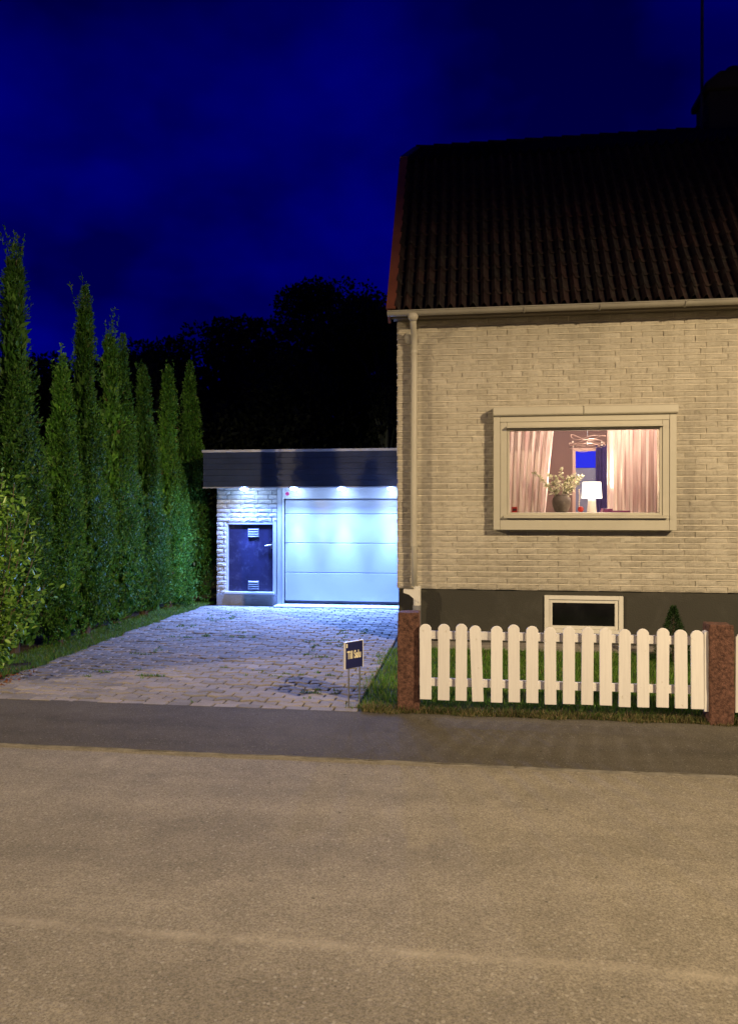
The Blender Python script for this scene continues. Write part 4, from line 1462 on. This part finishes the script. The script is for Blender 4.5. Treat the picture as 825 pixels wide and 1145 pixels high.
# ================================================================== PLANTS
def thuja(loc, H, rad, nplume, nleaf, label, seed, lean=(0, 0)):
    global rng
    rng = np.random.default_rng(seed)
    random.seed(seed)
    twin = 'two close tips' in label
    t = thing("thuja_tree", loc, label, "tree", "tall thujas along the driveway")
    x0, y0, z0 = loc
    def prof(h):
        s = np.clip(h / H, 0, 1)
        low = 0.92 + 0.08 * np.clip(s / 0.15, 0, 1)
        return rad * low * np.clip(1.0 - np.clip((s - 0.12) / 0.88, 0, 1), 0.0, 1) ** 0.88 + 0.01
    g = MB()
    g.tube([(x0, y0, -0.05), (x0 + lean[0] * 0.3, y0 + lean[1] * 0.3, H * 0.4), (x0 + lean[0], y0 + lean[1], H * 0.9)], [0.07, 0.045, 0.01], 8)
    g.build("trunk", M['bark'], t)
    parts = []
    Ps, Ds, Ls = [], [], []
    for q in range(nplume):
        s = rng.uniform(0, 1) ** 1.1
        h0 = s * H * 0.92 - 0.05
        th = rng.uniform(0, 2 * np.pi)
        ln = (rng.uniform(0.9, 1.7) if q % 2 else rng.uniform(0.4, 0.8)) * (1 - 0.45 * s)
        h1 = min(h0 + ln, H)
        r0 = prof(h0) * rng.uniform(0.66, 0.98)
        r1 = max(0.0, prof(min(h1, H))) * rng.uniform(0.72, 1.0)
        if h1 > H * 0.9: r1 *= 0.5
        pr = rng.uniform(0.065, 0.125) * (1 - 0.4 * s)
        n = int(nleaf * ln / 0.9 * (1 - 0.3 * s))
        u = rng.uniform(0, 1, n)
        rr = pr * np.sin(np.pi * np.clip(u * 0.90 + 0.08, 0, 1)) ** 0.6 * rng.uniform(0.4, 1.0, n) ** 0.5 * (1 + 0.35 * np.sin(u * ln * 28 + q))
        ph = rng.uniform(0, 2 * np.pi, n)
        rad_c = r0 + (r1 - r0) * u
        ang = th + 0.22 * np.sin(u * 3 + q)
        cx = np.cos(ang) * rad_c
        cy = np.sin(ang) * rad_c
        ox, oy = np.cos(ph) * rr, np.sin(ph) * rr
        hh = h0 + (h1 - h0) * u
        sg = -1.0 if (twin and q % 2) else 1.0
        if sg < 0: hh = hh * 0.96
        lx_, ly_ = sg * lean[0] * (hh / H) ** 1.5, sg * lean[1] * (hh / H) ** 1.5
        Ps.append(np.stack([x0 + cx + ox + lx_, y0 + cy + oy + ly_, np.maximum(hh, 0.02)], 1))
        out = np.stack([ox, oy, np.zeros(n)], 1)
        Ds.append(unit(out) * 0.6 + np.array([np.cos(th) * 0.25, np.sin(th) * 0.25, 0.7]) + rng.normal(size=(n, 3)) * 0.35)
        Ls.append(rng.uniform(0.028, 0.058, n) * (1 - 0.2 * s))
    # leading shoots at the top
    for q in range(5):
        n = 34
        u = rng.uniform(0, 1, n)
        a, b = rng.normal(size=2) * 0.05
        zz = H - 0.45 + 0.45 * u + rng.uniform(-0.10, 0.14)
        Ps.append(np.stack([x0 + lean[0] + a * (0.5 + u), y0 + lean[1] + b * (0.5 + u), zz], 1))
        Ds.append(rng.normal(size=(n, 3)) * 0.5 + np.array([0, 0, 0.8]))
        Ls.append(rng.uniform(0.03, 0.06, n))
    P, D, Ln = np.concatenate(Ps), np.concatenate(Ds), np.concatenate(Ls)
    parts.append(leaves(P, D, Ln, Ln * rng.uniform(0.28, 0.45, len(Ln)), 0.15))
    # the shaded inner foliage: larger sprays deep in the crown
    n = int(5200 * H / 4)
    hh = rng.uniform(0.02, 0.92, n) * H
    th = rng.uniform(0, 2 * np.pi, n)
    rr = prof(hh) * rng.uniform(0.15, 0.52, n)
    P2 = np.stack([x0 + np.cos(th) * rr + lean[0] * (hh / H) ** 1.5, y0 + np.sin(th) * rr + lean[1] * (hh / H) ** 1.5, hh], 1)
    D2 = np.stack([np.cos(th) * 0.2, np.sin(th) * 0.2, np.ones(n)], 1) + rng.normal(size=(n, 3)) * 0.35
    parts.append(leaves(P2, D2, rng.uniform(0.08, 0.15, n), rng.uniform(0.04, 0.07, n), 0.1))
    V, F = join(parts)
    np_mesh("crown", V, F, M['thuja'], t)
    return t
TH = [
    (-5.05, 6.72, 4.75, 0.44, (0, 0), "tall olive green thuja cut by the left picture edge, behind the bush"),
    (-5.00, 7.62, 4.66, 0.43, (0.02, 0), "tallest thuja in the picture, standing nearest the street behind the bush"),
    (-4.90, 8.36, 3.48, 0.30, (0.06, 0), "shorter thuja tucked between the tallest thuja and its broad neighbour"),
    (-4.91, 9.00, 4.48, 0.40, (0.0, 0), "second tallest thuja with a pointed single tip, mid hedge"),
    (-4.91, 9.86, 4.28, 0.38, (-0.03, -0.16), "slim dark thuja with two close tips in mid hedge"),
    (-4.90, 10.72, 3.80, 0.40, (0, 0), "broad lower thuja with bluish lit leaves halfway down the drive"),
    (-4.88, 11.60, 3.98, 0.39, (0, 0), "full green thuja next to last before the garage"),
    (-4.83, 12.45, 4.22, 0.42, (0, 0), "bright green thuja standing next to the garage"),
]
for i, (x_, y_, h_, r_, ln_, lab) in enumerate(TH):
    thuja((x_, y_, 0), h_, r_ * 1.06, 62, 540, lab, 40 + i, ln_)
rng = np.random.default_rng(5)
random.seed(5)
# extra thujas out of view, added to keep the left street lamp off the hedge
src = bpy.data.objects["thuja_tree"]
for i, x_ in enumerate((-5.95, -6.85, -7.8, -8.7, -9.6)):
    c = src.copy()
    COL.objects.link(c)
    c.location = (x_, 6.75 + 0.05 * (i % 2), 0)
    c.rotation_euler = (0, 0, 1.3 * (i + 1))
    c.scale = (1, 1, 0.96 + 0.02 * (i % 3))
    c['label'] = "out-of-view thuja left of the bush, added to shade the hedge"
    for ch in src.children:
        d = ch.copy()
        COL.objects.link(d)
        d.parent = c

# broad-leaved bush at the left, nearest the street
bush = thing("broadleaf_bush", (-4.64, 6.62, 0), "lime green broad leaved bush at the left beside the drive", "bush")
g = MB()
LP, LD = [], []
for q in range(72):
    a = random.uniform(0, 2 * math.pi)
    top = random.uniform(0.6, 1.98)
    rr = random.uniform(0.15, 0.70) * (1.05 - 0.25 * top / 1.8)
    base = Vector((-4.64 + random.uniform(-0.1, 0.1), 6.52 + random.uniform(-0.1, 0.1), 0))
    tip = Vector((-4.64 + rr * math.cos(a), 6.52 + rr * math.sin(a) * 0.8, top))
    midp = base.lerp(tip, 0.5) + Vector((0.25 * rr * math.cos(a), 0.25 * rr * math.sin(a), 0.0))
    pts = []
    for k in range(7):
        t = k / 6
        pts.append((1 - t) ** 2 * base + 2 * t * (1 - t) * midp + t * t * tip)
    g.tube(pts, [0.012, 0.010, 0.008, 0.007, 0.005, 0.004, 0.002], 5)
    for k in range(210):
        t = random.uniform(0.12, 1.0)
        p = (1 - t) ** 2 * base + 2 * t * (1 - t) * midp + t * t * tip
        p = p + Vector((random.gauss(0, 0.055), random.gauss(0, 0.055), random.gauss(0, 0.05)))
        if p.z < 0.04: p.z = 0.04 + random.uniform(0, 0.1)
        LP.append(p)
        LD.append(Vector((math.cos(a) * 0.4 + random.gauss(0, 0.6), math.sin(a) * 0.4 + random.gauss(0, 0.6), random.gauss(0.25, 0.5))))
g.build("stems", M['twig'], bush)
LP, LD = np.array(LP), np.array(LD)
n = len(LP)
D = unit(LD)
W = unit(np.cross(D, unit(rng.normal(size=(n, 3)) * 0.5 + np.array([0, 0, 1.0]))))
N = np.cross(W, D)
ln = rng.uniform(0.040, 0.078, n)[:, None]
wd = ln * rng.uniform(0.42, 0.6, n)[:, None]
a = LP
rows = [a, a + D * ln * 0.28 + W * wd * 0.42 + N * wd * 0.12, a + D * ln * 0.65 + W * wd * 0.40 + N * wd * 0.10, a + D * ln - N * wd * 0.15,
        a + D * ln * 0.65 - W * wd * 0.40 + N * wd * 0.10, a + D * ln * 0.28 - W * wd * 0.42 + N * wd * 0.12]
V = np.stack(rows, 1).reshape(-1, 3)
base = np.arange(n)[:, None] * 6
F = np.concatenate([base + np.array([[0, 1, 2, 3]]), base + np.array([[0, 3, 4, 5]])], 0)
np_mesh("leaves", V, F, M['broad'], bush)

# dwarf conifer by the plinth
dc = thing("dwarf_conifer", (2.12, 8.15, 0), "small dark cone shaped conifer behind the picket fence", "conifer")
g = MB()
g.tube([(2.12, 8.15, -0.02), (2.12, 8.15, 0.5)], [0.02, 0.006], 6)
g.build("trunk", M['bark'], dc)
n = 5200
hh = rng.uniform(0, 1, n) ** 1.35 * 0.58
th = rng.uniform(0, 2 * np.pi, n)
rr = (0.225 * (1 - hh / 0.60)) * rng.uniform(0.5, 1.06, n)
P = np.stack([2.12 + np.cos(th) * rr, 8.15 + np.sin(th) * rr, hh + 0.01], 1)
D = np.stack([np.cos(th), np.sin(th), np.full(n, 0.8)], 1) + rng.normal(size=(n, 3)) * 0.4
V, F = leaves(P, D, rng.uniform(0.018, 0.04, n), 0.008, 0.1)
np_mesh("crown", V, F, M['dwarf'], dc)

# far trees, black against the dusk
def far_tree(loc, H, spread, label, seed, leaf=0.14, nclump=90, per=62, low=0.10):
    r = np.random.default_rng(seed)
    t = thing("background_tree", loc, label, "tree", "dark trees behind the garage and hedge")
    x0, y0, z0 = loc
    g = MB()
    g.tube([(x0, y0, -0.2), (x0 + 0.1, y0, H * 0.35), (x0, y0 + 0.1, H * 0.85)], [0.28, 0.2, 0.04], 8)
    Ps, Ds = [], []
    for q in range(nclump):
        s = r.uniform(low, 0.97)
        a = r.uniform(0, 2 * np.pi)
        env = spread * (math.sin(math.pi * min(1.0, (s * 0.80 + 0.12))) ** 0.6)
        rr = env * r.uniform(0.15, 0.85)
        c = np.array([x0 + rr * math.cos(a), y0 + rr * math.sin(a), s * H])
        cs = spread * r.uniform(0.20, 0.36)
        p = c + unit(r.normal(size=(per, 3))) * (cs * r.uniform(0.3, 1.0, per) ** 0.5)[:, None] * np.array([1, 1, 0.8])
        p[:, 2] = np.clip(p[:, 2], 0.2, H)
        Ps.append(p)
        Ds.append(r.normal(size=(per, 3)) + (p - c))
        if q % 3 == 0:
            g.tube([(x0, y0, max(0.8, s * H * 0.6)), tuple((np.array([x0, y0, s * H * 0.75]) * 0.5 + c * 0.5)), tuple(c)], [0.07, 0.045, 0.015], 5)
    g.build("trunk", M['bark'], t)
    P, D = np.concatenate(Ps), np.concatenate(Ds)
    global rng
    keep = rng
    rng = r
    V, F = leaves(P, D, r.uniform(leaf * 0.8, leaf * 1.7, len(P)), r.uniform(leaf * 0.5, leaf, len(P)), 0.1)
    rng = keep
    np_mesh("crown", V, F, M['farleaf'], t)
    return t
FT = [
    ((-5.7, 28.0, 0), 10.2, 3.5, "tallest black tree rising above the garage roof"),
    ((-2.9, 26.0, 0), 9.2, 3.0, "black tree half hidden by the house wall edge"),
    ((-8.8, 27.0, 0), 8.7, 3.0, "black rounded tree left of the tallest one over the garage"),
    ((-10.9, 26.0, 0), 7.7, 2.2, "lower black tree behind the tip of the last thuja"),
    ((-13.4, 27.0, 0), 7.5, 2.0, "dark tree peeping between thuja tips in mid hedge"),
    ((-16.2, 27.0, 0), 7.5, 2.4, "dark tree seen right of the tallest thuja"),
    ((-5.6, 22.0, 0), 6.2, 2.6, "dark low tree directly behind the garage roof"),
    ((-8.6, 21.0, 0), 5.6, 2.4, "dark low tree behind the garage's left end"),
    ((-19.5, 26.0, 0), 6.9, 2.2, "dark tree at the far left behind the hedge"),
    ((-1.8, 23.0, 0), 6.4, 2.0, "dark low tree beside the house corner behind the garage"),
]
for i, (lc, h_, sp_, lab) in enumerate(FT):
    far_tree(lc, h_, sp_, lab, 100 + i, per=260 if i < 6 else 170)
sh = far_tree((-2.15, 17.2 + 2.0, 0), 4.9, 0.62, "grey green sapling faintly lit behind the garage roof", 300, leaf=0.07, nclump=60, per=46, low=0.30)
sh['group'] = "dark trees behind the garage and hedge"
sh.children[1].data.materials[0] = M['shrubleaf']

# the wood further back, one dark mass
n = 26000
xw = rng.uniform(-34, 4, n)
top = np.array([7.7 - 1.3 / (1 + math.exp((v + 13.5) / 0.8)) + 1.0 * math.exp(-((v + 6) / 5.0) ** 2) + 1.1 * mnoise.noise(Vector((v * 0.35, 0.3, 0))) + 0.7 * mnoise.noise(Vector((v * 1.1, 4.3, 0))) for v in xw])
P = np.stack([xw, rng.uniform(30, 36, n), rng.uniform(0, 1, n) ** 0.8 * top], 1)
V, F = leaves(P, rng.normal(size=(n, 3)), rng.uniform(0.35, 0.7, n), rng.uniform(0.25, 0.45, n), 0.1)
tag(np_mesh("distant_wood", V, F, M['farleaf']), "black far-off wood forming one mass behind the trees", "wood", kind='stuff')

# ------------------------------------------------------------------ grass, weeds, litter (nobody could count it)
def scatter(n, x0, x1, y0, y1, keep):
    P = np.stack([rng.uniform(x0, x1, n), rng.uniform(y0, y1, n), np.zeros(n)], 1)
    return P[keep(P)]
def patchy(P, s, thr, seed=0.0):
    v = np.array([mnoise.noise(Vector((p[0] * s, p[1] * s, seed))) for p in P])
    return v > thr
P = scatter(46000, DX1 - 0.15, 3.6, 5.88, 8.56, lambda P: ~((P[:, 0] < -0.86) & (rng.uniform(0, 1, len(P)) < 0.5)))
edge = DX1 - 0.05 + 0.06 * np.sin(P[:, 1] * 5.3) + 0.04 * np.sin(P[:, 1] * 17) + rng.normal(size=len(P)) * 0.03
P = P[P[:, 0] > edge]
V, F = blades(P, rng.uniform(0.025, 0.065, len(P)), rng.uniform(0.003, 0.007, len(P)))
tag(np_mesh("lawn_grass", V, F, M['grass']), "short green lawn grass behind the picket fence and around the sign", "grass", kind='stuff')
P = scatter(15000, DX1 + 0.05, 3.6, 5.755, 5.95, lambda P: P[:, 1] > 5.765 + 0.05 * np.abs(np.sin(P[:, 0] * 5)))
V, F = blades(P, rng.uniform(0.015, 0.06, len(P)) * np.where(P[:, 1] > 5.84, 1.2, 0.75), rng.uniform(0.003, 0.007, len(P)), 0.9)
tag(np_mesh("dry_grass", V, F, M['drygrass']), "dry brown grass edge along the foot of the fence", "grass", kind='stuff')
# verge under the hedge
P = scatter(24000, -4.95, -4.20, 6.25, 12.4, lambda P: P[:, 0] < np.array([DX0 + 0.10 * wob((y - DY0 - 0.112) / rowh * 0.11, 3.0, 8) + 0.03 for y in P[:, 1]]) + rng.normal(size=len(P)) * 0.02)
P = P[patchy(P, 2.5, -0.35, 6.0)]
V, F = blades(P, rng.uniform(0.015, 0.055, len(P)), rng.uniform(0.003, 0.007, len(P)), 0.7)
tag(np_mesh("verge_grass", V, F, M['grass']), "thin weedy grass at the foot of the thuja hedge", "grass", kind='stuff')
# weeds in the paving joints
P = scatter(60000, DX0, DX1, DY0 + 0.1, 11.5, lambda P: np.ones(len(P), bool))
P = P[patchy(P, 1.5, 0.25, 2.0)]
jr = np.round((P[:, 1] - DY0 - 0.112) / rowh) * rowh + DY0 + 0.112
P[:, 1] = jr + rng.normal(size=len(P)) * 0.008
P[:, 2] = 0.004
P = P[patchy(P, 7.0, 0.18, 5.0)]
V, F = blades(P, rng.uniform(0.008, 0.032, len(P)), rng.uniform(0.004, 0.009, len(P)), 1.0)
tag(np_mesh("paving_weeds", V, F, M['grass']), "green weeds and moss in the driveway joints", "weeds", kind='stuff')
# fallen leaves at the near end of the hedge
n = 1500
P = np.stack([rng.normal(-4.62, 0.22, n), rng.normal(6.22, 0.25, n), rng.uniform(0.004, 0.03, n)], 1)
P = P[(P[:, 1] > 5.84) & (P[:, 0] < -4.15)]
D = rng.normal(size=(len(P), 3)) * np.array([1, 1, 0.25])
V, F = leaves(P, D, rng.uniform(0.02, 0.05, len(P)), rng.uniform(0.012, 0.028, len(P)), 0.2)
tag(np_mesh("leaf_litter", V, F, M['litter']), "reddish fallen leaves under the broad leaved bush", "leaves", kind='stuff')
# loose grit on the asphalt
n = 2600
P = np.stack([rng.uniform(-5, 3.2, n), rng.uniform(3.6, 5.8, n) , np.full(n, 0.010)], 1)
P[P[:, 1] < 4.72, 2] = -0.002
k = rng.uniform(0.0016, 0.0045, n)
tet = np.array([[1, 0, -0.3], [-0.5, 0.87, -0.3], [-0.5, -0.87, -0.3], [0.1, 0.1, 0.9]])
V = (P[:, None, :] + tet[None] * k[:, None, None]).reshape(-1, 3)
F = np.concatenate([np.arange(n)[:, None] * 4 + np.array([[0, 1, 3]]), np.arange(n)[:, None] * 4 + np.array([[1, 2, 3]]), np.arange(n)[:, None] * 4 + np.array([[2, 0, 3]])], 0)
tag(np_mesh("grit", V, F, M['dust']), "pale loose grit scattered on the asphalt footway", "grit", kind='stuff')
